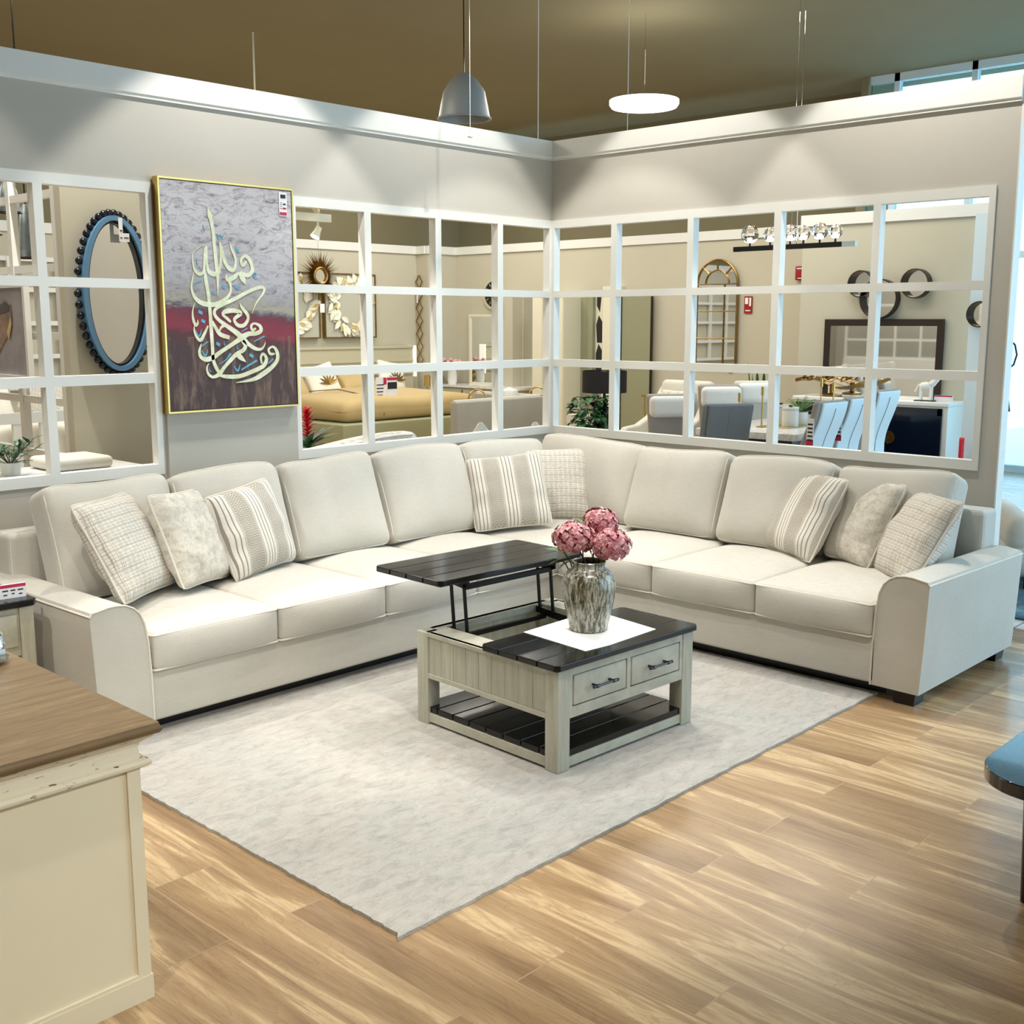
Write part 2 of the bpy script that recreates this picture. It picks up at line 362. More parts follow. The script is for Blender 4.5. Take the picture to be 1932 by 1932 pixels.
# ------------------------------------------------------------------ camera (1.85 m up, looking down 9.5 degrees)
F=2140.; cam=bpy.data.cameras.new('camera'); co=bpy.data.objects.new('camera',cam); C.objects.link(co)
cam.sensor_fit='HORIZONTAL'; cam.sensor_width=36; cam.lens=F/1932*36; cam.clip_start=.05; cam.clip_end=200
TH=R(43.5); PT=math.atan(359/F)
fwd=Vector((math.cos(TH)*math.cos(PT),math.sin(TH)*math.cos(PT),-math.sin(PT)))
co.location=(0,0,1.85); co.rotation_euler=fwd.to_track_quat('-Z','Y').to_euler(); sc.camera=co
sc.view_settings.view_transform='Standard'; sc.view_settings.look='None'; sc.view_settings.gamma=1; sc.view_settings.use_curve_mapping=False
sc.view_settings.exposure=0.06
# calligraphy strokes on the canvas plane: (x, z, half width) in metres
GOLD= [[[0.266,1.136,0.0017],[0.277,1.09,0.0138],[0.284,1.062,0.011],[0.293,1.005,0.0104],[0.299,0.914,0.0105],[0.306,0.818,0.0114],[0.311,0.746,0.009],[0.306,0.648,0.0012]],[[0.332,0.947,0.0036],[0.337,0.868,0.0069],[0.331,0.819,0.0083],[0.313,0.78,0.0124],[0.289,0.769,0.0138],[0.256,0.783,0.011],[0.246,0.826,0.0069],[0.246,0.888,0.0069],[0.25,0.922,0.0022]],[[0.23,0.928,0.0008],[0.179,0.895,0.0014],[0.156,0.865,0.0027],[0.159,0.813,0.0041],[0.173,0.78,0.0083],[0.2,0.767,0.0096],[0.222,0.782,0.0069],[0.232,0.84,0.0083],[0.24,0.897,0.0096],[0.25,0.922,0.0028]],[[0.335,0.947,0.003],[0.347,0.902,0.0084],[0.361,0.84,0.0105],[0.391,0.802,0.0124],[0.419,0.798,0.011],[0.433,0.842,0.0075],[0.426,0.876,0.0075],[0.41,0.91,0.0075],[0.398,0.95,0.0011]],[[0.506,0.85,0.0055],[0.482,0.824,0.009],[0.467,0.848,0.0082],[0.49,0.876,0.0075],[0.519,0.865,0.012],[0.54,0.826,0.0105],[0.538,0.789,0.012],[0.503,0.77,0.012],[0.457,0.787,0.0075]],[[0.366,0.767,0.0024],[0.376,0.743,0.0138],[0.42,0.756,0.012],[0.45,0.779,0.0083],[0.475,0.75,0.0165],[0.493,0.716,0.0012]],[[0.382,0.743,0.012],[0.394,0.699,0.0069],[0.384,0.659,0.0075],[0.345,0.625,0.0105],[0.293,0.603,0.0124],[0.236,0.601,0.0137],[0.187,0.615,0.0124],[0.155,0.646,0.0096],[0.141,0.694,0.0055],[0.152,0.746,0.0033],[0.158,0.78,0.0011]],[[0.23,0.806,0.0028],[0.233,0.744,0.0105],[0.247,0.647,0.0105],[0.253,0.55,0.0105],[0.255,0.472,0.0114],[0.258,0.37,0.0105],[0.26,0.296,0.0099],[0.275,0.251,0.0108],[0.302,0.205,0.0083]],[[0.529,0.552,0.0012],[0.561,0.612,0.0042],[0.606,0.663,0.0066],[0.619,0.694,0.0084],[0.592,0.703,0.009],[0.511,0.677,0.0093],[0.42,0.635,0.0105],[0.332,0.6,0.0104],[0.288,0.575,0.0093],[0.281,0.546,0.0094],[0.305,0.516,0.0105],[0.355,0.483,0.0121],[0.412,0.448,0.015],[0.457,0.413,0.0168],[0.497,0.377,0.012],[0.544,0.35,0.0105],[0.583,0.347,0.0075],[0.605,0.365,0.0042],[0.615,0.39,0.001]],[[0.159,0.613,0.0011],[0.143,0.565,0.0039],[0.144,0.517,0.0077],[0.158,0.486,0.0084],[0.172,0.498,0.005],[0.171,0.517,0.0011]],[[0.446,0.615,0.0012],[0.465,0.582,0.009],[0.496,0.548,0.0105],[0.5,0.518,0.009],[0.472,0.485,0.0108],[0.431,0.485,0.0108],[0.409,0.518,0.009],[0.452,0.552,0.012],[0.417,0.567,0.012],[0.359,0.564,0.0135],[0.333,0.547,0.0077],[0.363,0.522,0.009],[0.385,0.503,0.006]],[[0.236,0.483,0.0044],[0.211,0.439,0.0082],[0.184,0.403,0.0099],[0.158,0.425,0.0072],[0.147,0.459,0.005],[0.15,0.488,0.0011]],[[0.262,0.508,0.0083],[0.286,0.468,0.0102],[0.313,0.434,0.0124],[0.372,0.416,0.011]],[[0.308,0.449,0.0028],[0.32,0.473,0.0071],[0.353,0.493,0.012]],[[0.552,0.467,0.0048],[0.528,0.457,0.0084],[0.521,0.482,0.0075],[0.544,0.495,0.006],[0.58,0.48,0.0105],[0.585,0.452,0.012],[0.548,0.437,0.012],[0.5,0.435,0.0135],[0.451,0.413,0.0168],[0.409,0.388,0.012],[0.32,0.34,0.011],[0.261,0.306,0.0135],[0.215,0.295,0.0135],[0.182,0.31,0.0099],[0.174,0.342,0.0083],[0.189,0.384,0.0017]],[[0.459,0.397,0.012],[0.476,0.367,0.012],[0.46,0.342,0.012],[0.418,0.323,0.011],[0.381,0.294,0.012],[0.333,0.25,0.0099],[0.296,0.211,0.012],[0.255,0.195,0.0083],[0.225,0.213,0.0078],[0.217,0.248,0.005],[0.231,0.272,0.0017]],[[0.412,0.323,0.009],[0.44,0.302,0.015],[0.476,0.274,0.0012]],[[0.29,0.206,0.006],[0.341,0.195,0.011],[0.429,0.194,0.012],[0.52,0.219,0.012],[0.594,0.248,0.0126],[0.617,0.288,0.0108],[0.597,0.319,0.0075],[0.579,0.299,0.0075],[0.583,0.263,0.0059]],[[0.677,0.318,0.0048],[0.646,0.318,0.0084],[0.635,0.344,0.0066],[0.666,0.359,0.0065],[0.691,0.333,0.0114],[0.695,0.286,0.0117],[0.662,0.246,0.012],[0.598,0.206,0.0146],[0.524,0.173,0.0108],[0.404,0.157,0.0009]]]
BLUE= [[[0.443,0.229,0.0042],[0.553,0.282,0.006]],[[0.537,0.391,0.0024],[0.611,0.421,0.0048]],[[0.191,0.369,0.0039],[0.234,0.395,0.0033]],[[0.628,0.26,0.0024],[0.667,0.287,0.0039]],[[0.453,0.448,0.0024],[0.495,0.468,0.0036]],[[0.159,0.711,0.0022],[0.209,0.733,0.0028]],[[0.156,0.457,0.0017],[0.178,0.425,0.0044],[0.195,0.465,0.0017]],[[0.19,0.345,0.0028],[0.212,0.315,0.0049],[0.228,0.351,0.0018]],[[0.394,0.253,0.003],[0.42,0.225,0.0054],[0.436,0.262,0.0018]],[[0.337,0.399,0.0012],[0.336,0.377,0.003],[0.347,0.372,0.0018]],[[0.42,0.375,0.0012],[0.42,0.353,0.003],[0.434,0.35,0.0016]],[[0.233,0.253,0.0011],[0.236,0.23,0.0033],[0.246,0.228,0.0017]],[[0.299,0.266,0.0012],[0.34,0.287,0.003],[0.367,0.314,0.0055],[0.377,0.326,0.0072]],[[0.319,0.99,0.0018],[0.326,0.966,0.0022],[0.34,0.986,0.0017],[0.349,0.967,0.0024],[0.36,0.987,0.0015]],[[0.551,0.757,0.0015],[0.552,0.782,0.0027],[0.569,0.78,0.0027],[0.557,0.757,0.0027],[0.577,0.753,0.0015]],[[0.183,0.85,0.0011],[0.184,0.823,0.0022],[0.192,0.824,0.0011]],[[0.233,1.035,0.0011],[0.237,1.011,0.0019],[0.246,1.012,0.0011]]]
DIA= [(0.447, 0.907, 0.0165), (0.349, 0.7, 0.0176), (0.435, 0.7, 0.0192), (0.28, 0.665, 0.0143), (0.192, 0.557, 0.0198), (0.207, 0.508, 0.0187), (0.297, 0.38, 0.0187), (0.516, 0.31, 0.0204)]
# ------------------------------------------------------------------ setting
XB=6.5; YA=5.76; T=.055; HT=3.155
b=MB(); b.box(-3,14.45,-4,15.4,-.05,0); struct('floor',b,M['floor'],smooth=0)
b=MB(); b.box(14.45,26,-8,7.3,-.05,0); tag(obj('floor',b,M['tile'],smooth=0),kind='structure')
b=MB(); b.box(6.98,14.4,-4,3.4,0,.006); struct('trim_1',b,M['tile'],smooth=0)
b=MB(); b.box(-3,15.4,-2,16,5.0,5.1); struct('ceiling',b,M['ceil'],smooth=0)
b=MB(); b.box(-3.1,-3,-2,16,0,5); struct('wall_left',b,M['plaster'],smooth=0)
b=MB(); b.box(-3,5.0,-2.1,-2,0,5); struct('wall_front_unseen',b,M['plaster'],smooth=0)  # unseen wall, length chosen so daylight comes only past its right end
WT=.085
def grid_wall(name,ax,fixed,a0,a1,opens,z0=1.01,z1=2.59):
    # partition with rectangular grid openings; opens=[(s,e)] along the wall
    b=MB(); cuts=[a0]+[q for o in opens for q in o]+[a1]
    def B(s,e,zl,zh):
        if ax=='x': b.box(s,e,fixed,fixed+WT,zl,zh)
        else: b.box(fixed,fixed+WT,s,e,zl,zh)
    B(a0,a1,0,z0); B(a0,a1,z1,HT-.02)
    for i in range(0,len(cuts),2):
        if cuts[i+1]-cuts[i]>1e-4: B(cuts[i],cuts[i+1],z0,z1)
    return struct(name,b,M['wall'],smooth=0)
def grid_frame(n,ax,fixed,s,e,muntins,rows,z0=1.01,z1=2.59,border=.057,skip=None):
    # white window lattice set in the opening
    w=tag(obj('window_%d'%n,grid_bars(ax,fixed,s,e,muntins,rows,z0,z1,border),M['white'],smooth=0),kind='structure')
    return w
def grid_bars(ax,fixed,s,e,muntins,rows,z0,z1,bd):
    b=MB(); f0=fixed-.012; f1=fixed+WT*.62
    def B(p,q,zl,zh,y0=f0,y1=f1):
        if ax=='x': b.box(p,q,y0,y1,zl,zh)
        else: b.box(y0,y1,p,q,zl,zh)
    B(s,e,z0,z0+bd); B(s,e,z1-bd,z1)
    L=bd*.6 if n_left_thin else bd
    B(s,s+bd*.62,z0+bd,z1-bd); B(e-bd*.62,e,z0+bd,z1-bd)
    for p,q in muntins: B(p,q,z0+bd,z1-bd)
    xs=[s+bd*.62]+[v for m in muntins for v in m]+[e-bd*.62]
    for zl,zh in rows:
        for i in range(0,len(xs),2): B(xs[i],xs[i+1],zl,zh)
    return b
n_left_thin=True
rows=[(1.518,1.572),(2.027,2.076)]
grid_wall('wall_back','x',YA,-3,XB+WT,[(-.6,3.225),(4.142,6.5)])
grid_frame(1,'x',YA,-.6,3.235,[(.149,.197),(.759,.807),(1.369,1.417),(1.979,2.027),(2.589,2.637)],rows)
grid_frame(2,'x',YA,4.142,6.5,[(4.703,4.755),(5.312,5.365),(5.911,5.965)],rows)
grid_wall('wall_right','y',XB,2.392,YA,[(2.497,5.76)])
grid_frame(3,'y',XB,2.497,5.76,[(3.161,3.208),(3.823,3.873),(4.484,4.532),(5.137,5.186)],rows)
# panel behind the canvas, slightly proud of the wall
b=MB(); b.box(3.262,4.14,YA-.018,YA,0,2.585); struct('trim_2',b,M['wall'],smooth=0)
# corner board where the sheer end of the right wall is capped
b=MB(); b.box(XB-.004,XB+WT+.004,2.384,2.392,0,HT); struct('trim_3',b,M['white'],smooth=0)
def cornice(name,ax,fixed,a0,a1,m=None):
    b=MB(); pr=[(0,3.018),(-.014,3.018),(-.014,3.032),(-.022,3.038),(-.022,3.155),(WT+.022,3.155),(WT+.022,3.018),(0,3.018)]
    if ax=='x': b.prism([(fixed+p,z) for p,z in pr[:-1]],a0,a1,'x')
    else:
        b.prism([(fixed+p,z) for p,z in pr[:-1]],a0,a1,'y')
    return struct(name,b,m or M['white'],smooth=0)
b=MB()
for x in [1.0+.68*k for k in range(13)]: b.box(x,x+.06,15.2,15.26,.95,2.7)
for z in (.95,1.36,1.80,2.24,2.64): b.box(1.005,9.215,15.205,15.255,z,z+.06)
tag(obj('window_6',b,M['white'],smooth=0),kind='structure')
b=MB()
for y in [9.0+.68*k for k in range(9)]: b.box(-2.0,-1.94,y,y+.06,.9,2.7)
for z in (.9,1.36,1.80,2.24,2.64): b.box(-1.995,-1.945,9.005,14.49,z,z+.06)
b.box(-2.0,-1.9,9,14.5,0,.9); tag(obj('window_7',b,M['white'],smooth=0),kind='structure')
cornice('trim_4','x',YA,-3,XB-.02); cornice('trim_5','y',XB,2.392,YA+.1)
for nm,bx in (('baseboard_back',(-3,XB-.012,YA-.012,YA,0,.09)),('baseboard_right',(XB-.012,XB,2.392,YA-.012,0,.09))):
    b=MB(); b.box(*bx); struct(nm,b,M['white'],smooth=0)
# far shop walls
def far(name,b): return struct(name,b,M['farwall'],smooth=0)
b=MB(); b.box(-3,13.67,15.3,15.4,0,3.02); far('wall_north',b); b=MB(); b.box(13.67,13.77,15.1,15.4,0,3.02); b.box(13.67,14.45,15.0,15.1,0,3.02); far('wall_northeast',b)
b=MB(); b.box(14.35,14.45,7.4,15.0,0,3.02); far('wall_east',b); b=MB(); b.box(13.2,14.45,7.3,7.4,0,3.02); far('wall_return',b); b=MB(); b.box(13.1,13.2,5.12,7.4,0,3.02); far('wall_southeast',b)
b=MB(); b.box(-3,13.65,15.27,15.42,3.02,3.155); b.box(13.63,13.79,15.05,15.42,3.02,3.155); b.box(13.65,14.47,14.97,15.12,3.02,3.155)
b.box(14.32,14.47,7.28,14.97,3.02,3.155); b.box(13.17,14.47,7.27,7.42,3.02,3.155); b.box(13.07,13.22,5.1,7.42,3.02,3.155); struct('trim_6',b,M['white'],smooth=0)
b=MB(); b.box(-3,15.4,15.9,16,0,5); b.box(15.3,15.4,7.3,16,0,5); b.box(14.45,15.4,7.3,7.4,0,5); struct('wall_outer',b,M['ceil'],smooth=0)
# glazed shop front on the right
b=MB()
for y in (6.9,5.9,3.4,1.8,.2,-1.4,-3.0): b.box(14.5,14.6,y,y+.07,0,5)
b.box(14.5,14.6,-4,7.3,2.62,2.70); b.box(14.5,14.6,-4,7.3,0,.08); b.box(14.5,14.6,-4,7.3,4.9,5.0)
fr=tag(obj('window_4',b,M['day'],smooth=0),kind='structure')
b=MB(); b.box(14.54,14.555,-4,7.3,.08,4.9); obj('pane',b,M['pane'],fr,smooth=0)

# ------------------------------------------------------------------ sectional sofa
SF=thing('sectional_sofa','large L-shaped oatmeal fabric sectional sofa with piped cushions along both walls','sofa',(5.15,4.51,0))
ox,oy=5.15,4.51
def sobj(name,b,m=None,par=None,lab=None):
    b.v=[(x-ox,y-oy,z) for x,y,z in b.v] if par is None else b.v
    o=obj(name,b,m or M['sofa'],par or SF)
    if lab: o['label']=lab
    return o
b=MB(); b.rbox(3.85,1.16,.245,.02,4,c=(4.455-.0,5.10,.197)); b.rbox(1.2,2.1,.245,.02,4,c=(5.77,3.48,.197)); 
b=MB()
b.rbox(6.38-2.40,1.15,.235,.015,3,c=((6.38+2.40)/2,4.525+.575,.193)); b.rbox(1.215,4.6-2.42,.235,.015,3,c=(5.165+.6075,(4.6+2.42)/2,.193))
sobj('base_frame',b)
b=MB(); b.box(2.47,6.30,4.62,5.62,.014,.078); b.box(5.26,6.30,2.40,4.62,.014,.078); sobj('under_sofa_shade',b,M['blackfoot'])  # black block put in as the shade in the gap under the sofa
# arms
def arm_prof(sgn,o0):
    P=[(0,.066),(-.012,.30),(-.022,.55),(-.024,.612),(-.016,.628),(.01,.632),(.06,.641),(.10,.642),(.14,.636),(.175,.618),(.205,.588),(.225,.54),(.238,.45),(.245,.30),(.248,.07)]
    return [(o0+sgn*p,z) for p,z in P]
def arm_mesh(prof,a,b_,ax,lean=.02):
    b=MB(); n=len(prof); K=14; vs=[];fs=[]
    for i in range(K+1):
        t=i/K; q=a+(b_-a)*t
        for p,z in prof:
            zz=z-(.02*t if z>.5 else 0)
            vs.append((p,q,zz) if ax=='y' else (q,p,zz))
    for i in range(K):
        for j in range(n):
            j2=(j+1)%n; fs.append((i*n+j,i*n+j2,(i+1)*n+j2,(i+1)*n+j))
    fs.append(tuple(range(n))); fs.append(tuple(K*n+j for j in range(n))[::-1]); b.add(vs,fs); return b
pa=arm_prof(1,2.176); pb=arm_prof(1,2.196)
arm1=sobj('arm',arm_mesh(pa,4.51,5.66,'y'),lab='left-hand sofa arm beside the small end table')
arm2=sobj('arm',arm_mesh(pb,5.165,6.37,'x'),lab='right-hand sofa arm facing the shop front')
def inset(prof,c,k): return [(c[0]+(p-c[0])*k,c[1]+(z-c[1])*k) for p,z in prof]
for arm,prof,f,ax,be in ((arm1,pa,4.508,'y',5.66),(arm2,pb,5.163,'x',6.37)):
    b=MB(); L=[(p,f,z) if ax=='y' else (f,p,z) for p,z in prof[3:]]
    b.tube(L,.0045,6); k=prof[3]
    b.tube([(k[0],f,k[1]),(k[0],be,k[1]-.02)] if ax=='y' else [(f,k[0],k[1]),(be,k[0],k[1]-.02)],.0045,6)
    b.v=[(x-ox,y-oy,z) for x,y,z in b.v]; obj('piping',b,M['pipe'],arm)
# low back rails behind the loose cushions
b=MB(); b.rbox(6.39-2.25,.19,.76,.03,6,c=((6.39+2.25)/2,5.615,.445)); b.rbox(.19,5.5-2.335,.76,.03,6,c=(6.315,(5.5+2.335)/2,.445)); sobj('back_frame',b)
b=MB(); b.tube([(2.262,5.53,.10),(2.262,5.53,.80),(2.262,5.70,.80)],.004); sobj('piping',b,M['pipe']); b=MB(); b.tube([(6.23,2.345,.3),(6.23,2.345,.80),(6.40,2.345,.80)],.004); sobj('piping',b,M['pipe'])
# seat cushions
def seat(x0,x1,y0,y1,front,crown=.035,z0=.302,z1=.487):
    sx,sy,sz=x1-x0,y1-y0,z1-z0; cx,cy,cz=(x0+x1)/2,(y0+y1)/2,(z0+z1)/2
    def fn(x,y,z):
        u,v=2*x/sx,2*y/sy; k=max(0,(1-u*u))*max(0,(1-v**4)) 
        e=max(0,1-u**4)
        if z>0: z+=crown*k*min(1,z/(sz/2))
        else: z+=.016*abs(u)**8*(v<0)
        bul=.026*(1-(2*z/sz)**2 if abs(2*z/sz)<1 else 0)*e
        if front=='y' and y<0: y-=bul*min(1,-v+.0) 
        if front=='x' and x<0: x-=.026*(1-(2*z/sz)**2 if abs(2*z/sz)<1 else 0)*max(0,1-v**4)
        return x,y,z
    b=MB(); b.rbox(sx-.004,sy-.004,sz,.022,10,fn=fn)
    o=obj('seat_cushion',b,M['sofa'],SF,(cx-ox,cy-oy,cz))
    # piping round top and bottom edges
    b=MB()
    for zz in (sz/2-.012,-sz/2+.014):
        r=.02; hx,hy=sx/2-.003,sy/2-.003; P=[]
        for qx,qy,a0 in ((-1,-1,180),(1,-1,270),(1,1,0),(-1,1,90)):
            for k in range(5):
                a=R(a0+k*22.5); P.append((qx*(hx-r)+math.cos(a)*r,qy*(hy-r)+math.sin(a)*r,zz))
            # bow the long front edge
        Q=[]
        for i,(x,y,z) in enumerate(P):
            Q.append((x,y,z)); nx=P[(i+1)%len(P)]
            if (Vector(nx)-Vector((x,y,z))).length>.2:
                for k in range(1,10): 
                    f=k/10; p=Vector((x,y,z)).lerp(Vector(nx),f); u,v=2*p.x/sx,2*p.y/sy
                    hgt=crown*max(0,1-u*u)*max(0,1-v**4)
                    if z>0: p.z+=hgt
                    Q.append(tuple(p))
        b.tube(Q,.0055,6,closed=True)
    obj('piping',b,M['pipe'],o); return o
YB=5.42; XK=6.12
for x0,x1 in ((2.428,3.10),(3.102,3.782),(3.784,4.462),(4.464,5.14)): seat(x0,x1,4.50,YB,'y')
seat(5.142,6.12,4.50,YB,'n')
for y0,y1 in ((2.444,3.108),(3.11,3.788),(3.79,4.498)): seat(5.14,XK,y0,y1,'x')
# back cushions: local x across, z up, y towards the wall
def backc(name,w,h,loc,rz,lean=24,th=.20,seed=0):
    rnd=random.Random(seed); ph=rnd.random()*6
    def fn(x,y,z):
        u,v=2*x/w,2*z/h; k=max(0,1-u**4)*max(0,1-v**4)
        if y<0: y-=.055*k+.006*math.sin(7*u+ph)*k
        else: y+=.03*k
        # softened upper corners and slightly hollow sides
        z-=.014*max(0,abs(u)-.72)/.28*(1 if v>0 else -.3)*min(1,abs(v)*1.2)
        x*=1-.018*math.cos(v*1.6)*abs(u)
        z+=.012*math.sin(u*2.2+ph)*(v>.5)
        d=abs(u)-.6
        if d>0 and v>.45: y+=.004*math.sin(38*v+ph*3+9*u)*d*2.2
        return x,y,z
    b=MB(); b.rbox(w-.006,th,h,.045,14,fn=fn)
    o=obj('back_cushion',b,M['sofa'],SF,(loc[0]-ox,loc[1]-oy,loc[2]),(R(-lean),0,rz))
    b=MB()
    for yy in (-th/2+.02,th/2-.02):
        P=[]; r=.05; hx,hz=w/2-.012,h/2-.004
        for qx,qz,a0 in ((-1,-1,180),(1,-1,270),(1,1,0),(-1,1,90)):
            for k in range(5):
                a=R(a0+k*22.5); P.append((qx*(hx-r)+math.cos(a)*r,yy,qz*(hz-r)+math.sin(a)*r))
        Q=[]
        for i,p in enumerate(P):
            Q.append(p); nx=P[(i+1)%len(P)]
            if (Vector(nx)-Vector(p)).length>.2:
                for k in range(1,10): Q.append(tuple(Vector(p).lerp(Vector(nx),k/10)))
        b.tube([fn(x*.995,y,z*.995) if True else 0 for x,y,z in Q],.0042,6,closed=True)
    obj('piping',b,M['pipe'],o); return o
ZC=.765
for i,(x0,x1) in enumerate(((2.36,3.045),(3.05,3.73),(3.735,4.42),(4.425,5.185))):
    backc('b',x1-x0,.585,((x0+x1)/2,5.375,ZC),0,lean=20,seed=i)
backc('b',.80,.57,(5.59,5.40,ZC-.01),0,lean=17,seed=11)
backc('b',.95,.57,(6.13,5.03,ZC-.012),R(-90),lean=17,seed=12)
for i,(y0,y1) in enumerate(((3.86,4.575),(3.135,3.855),(2.42,3.125))):
    backc('b',y1-y0,.56,(6.045,(y0+y1)/2,ZC-.012),R(-90),lean=20,seed=20+i)
def foot(x,y,s=.12):
    b=MB(); t=.85; a=s/2; c=a*t; 
    b.add([(x-c,y-c,0),(x+c,y-c,0),(x+c,y+c,0),(x-c,y+c,0),(x-a,y-a,.078),(x+a,y-a,.078),(x+a,y+a,.078),(x-a,y+a,.078)],[(0,3,2,1),(4,5,6,7),(0,1,5,4),(1,2,6,5),(2,3,7,6),(3,0,4,7)])
    o=sobj('foot',b,M['blackfoot'])
for x,y in ((5.235,2.275),(6.27,2.275),(2.25,4.60),(2.25,5.58),(4.46,4.66),(6.27,5.56),(5.30,3.79),(3.3,5.5),(6.27,3.79)): foot(x,y)

# ------------------------------------------------------------------ throw pillows
def pillow(name,mat,pose,w,label,seed,th=.20,group='throw pillows on the sectional sofa'):
    rnd=random.Random(seed); ph=[rnd.random()*6.28 for _ in range(6)]
    N=22; vs=[];fs=[]; h=w
    def pt(u,v,side):
        # ears at the corners, edges drawn in
        uu=u*(1-.06*(1-abs(v)**2.2)*abs(u)**2-.05*abs(u*v)**6); vv=v*(1-.06*(1-abs(u)**2.2)*abs(v)**2-.05*abs(u*v)**6)
        g=(max(0,1-abs(u)**2.4)*max(0,1-abs(v)**2.4))**.42
        wr=.010*math.sin(9*u*v+ph[0])*max(abs(u),abs(v))+.006*math.sin(13*u+ph[1])*abs(v)+.006*math.sin(12*v+ph[2])*abs(u)
        sag=-.03*(1-v)*.5*(1-u*u)*0
        return (uu*w/2, side*(th/2*g+wr*g), vv*h/2)
    for side in (-1,1):
        for j in range(N+1):
            for i in range(N+1):
                u=-1+2*i/N; v=-1+2*j/N; u=math.sin(u*PI/2)*.5+u*.5; v=math.sin(v*PI/2)*.5+v*.5
                vs.append(pt(u,v,side))
    K=(N+1)**2
    for j in range(N):
        for i in range(N):
            a=j*(N+1)+i; fs.append((a,a+1,a+N+2,a+N+1)); fs.append((K+a,K+a+N+1,K+a+N+2,K+a+1))
    b=MB(); b.add(vs,fs)
    x,y,z,rz,tl,ro=pose; s=w/.5; x*=s; y*=s; z=1.85-(1.85-z)*s
    Mx=Matrix.Rotation(rz,4,'Z')@Matrix.Rotation(tl,4,'X')@Matrix.Rotation(ro,4,'Y')
    root=thing('throw_pillow',label,'pillow',(x,y,z),0,group); root.rotation_euler=Mx.to_euler()
    obj('cover',b,mat,root,smooth=80)
    P=[]
    for e in range(4):
        for i in range(14):
            t=-1+2*i/14
            u,v=((t,-1),(1,t),(-t,1),(-1,-t))[e]; p=pt(u,v,1); P.append((p[0]*1.004,0,p[2]*1.004))
    b=MB(); b.tube(P,.0055,6,closed=True); obj('piping',b,M['pipe'],root)
    return root
pillow('p',M['checked'],[2.46,4.765,.843,.62,-.50,.03],.53,'checked throw pillow leaning beside the left sofa arm',1)
pillow('p',M['mottled'],[2.963,5.056,.775,.58,-.401,.085],.505,'mottled plain pillow between the checked and striped pillows at the left end',2)
pillow('p',M['striped'],[3.50,5.32,.715,.211,-.33,-.115],.485,'striped herringbone pillow rightmost of the three at the left end',3)
pillow('p',M['striped'],[5.13,4.90,.791,-.70,-.52,-.099],.52,'striped herringbone pillow in the sofa corner, in front of a checked one',4)
pillow('p',M['checked'],[5.60,4.95,.785,-.79,-.45,-.017],.52,'checked pillow in the sofa corner, half behind a striped one',5)
pillow('p',M['striped'],[5.586,3.09,.802,-2.0,-.48,.019],.53,'striped herringbone pillow leftmost of the three at the right end',6)
pillow('p',M['mottled'],[5.691,2.788,.785,-2.15,-.456,-.02],.525,'mottled plain pillow in the middle of the three at the right end',7)
pillow('p',M['checked'],[5.46,2.389,.776,-2.3,-.52,-.018],.53,'checked throw pillow leaning on the right sofa arm',8)

# ------------------------------------------------------------------ rug
b=MB(); K=60; x0,x1,y0,y1=2.06,5.24,2.435,4.72; rnd=random.Random(3)
P=[]
for i in range(K): P.append((x0+(x1-x0)*i/K,y0+rnd.uniform(-.004,.004)))
for i in range(K): P.append((x1+rnd.uniform(-.003,.003),y0+(y1-y0)*i/K))
for i in range(K): P.append((x1-(x1-x0)*i/K,y1))
for i in range(K*2): P.append((x0+.02+rnd.uniform(-.003,.003),y1-(y1-y0)*i/K/2))
b.prism(P,.0005,.013,'z'); tag(obj('area_rug',b,M['rug'],smooth=0),'pale grey and blush distressed area rug on the wood floor under the coffee table','rug')

# ------------------------------------------------------------------ coffee table (local frame, origin at its centre on the rug)
CT=thing('lift_top_coffee_table','square antique white coffee table with black plank top raised on one half','coffee table',(3.803,3.338,.013),R(-2.4))
A=.450; Hh=.436; lw=.074
for sx in (-1,1):
    for sy in (-1,1):
        b=MB(); x=sx*A; y=sy*A; xs=sorted((x,x-sx*lw)); ys=sorted((y,y-sy*lw)); b.box(xs[0],xs[1],ys[0],ys[1],0,Hh); 
        b2=MB(); b2.rbox(lw,lw,Hh,.004,1,c=((xs[0]+xs[1])/2,(ys[0]+ys[1])/2,Hh/2)); obj('leg',b2,M['antique'],CT)
I=A-lw
# planked side panels
for s in (-1,1):
    b=MB(); n=9; w=(2*I)/n; xo=s*(A-.012)
    for k in range(n):
        y=-I+k*w; x=sorted((xo,xo-s*.016)); b.box(x[0],x[1],y+.001,y+w-.001,.238,.425)
    obj('side_panel',b,M['antique'],CT,smooth=0)
    b=MB(); x=sorted((s*(A-.004),s*(A-.03))); b.box(x[0],x[1],-I,I,.222,.242); b.box(x[0],x[1],-I,I,.418,Hh); obj('side_rail',b,M['antique_h'],CT,smooth=0)
b=MB(); b.box(-I,I,A-.03,A-.006,.222,Hh); obj('back_panel',b,M['antique'],CT,smooth=0)
b=MB(); b.box(-I,I,-A+.004,-A+.028,.222,.268); b.box(-I,I,-A+.004,-A+.028,.404,Hh); b.box(-.012,.012,-A+.004,-A+.028,.268,.404); b.box(-I,-I+.018,-A+.004,-A+.028,.268,.404); b.box(I-.018,I,-A+.004,-A+.028,.268,.404); obj('front_rail',b,M['antique_h'],CT,smooth=0)
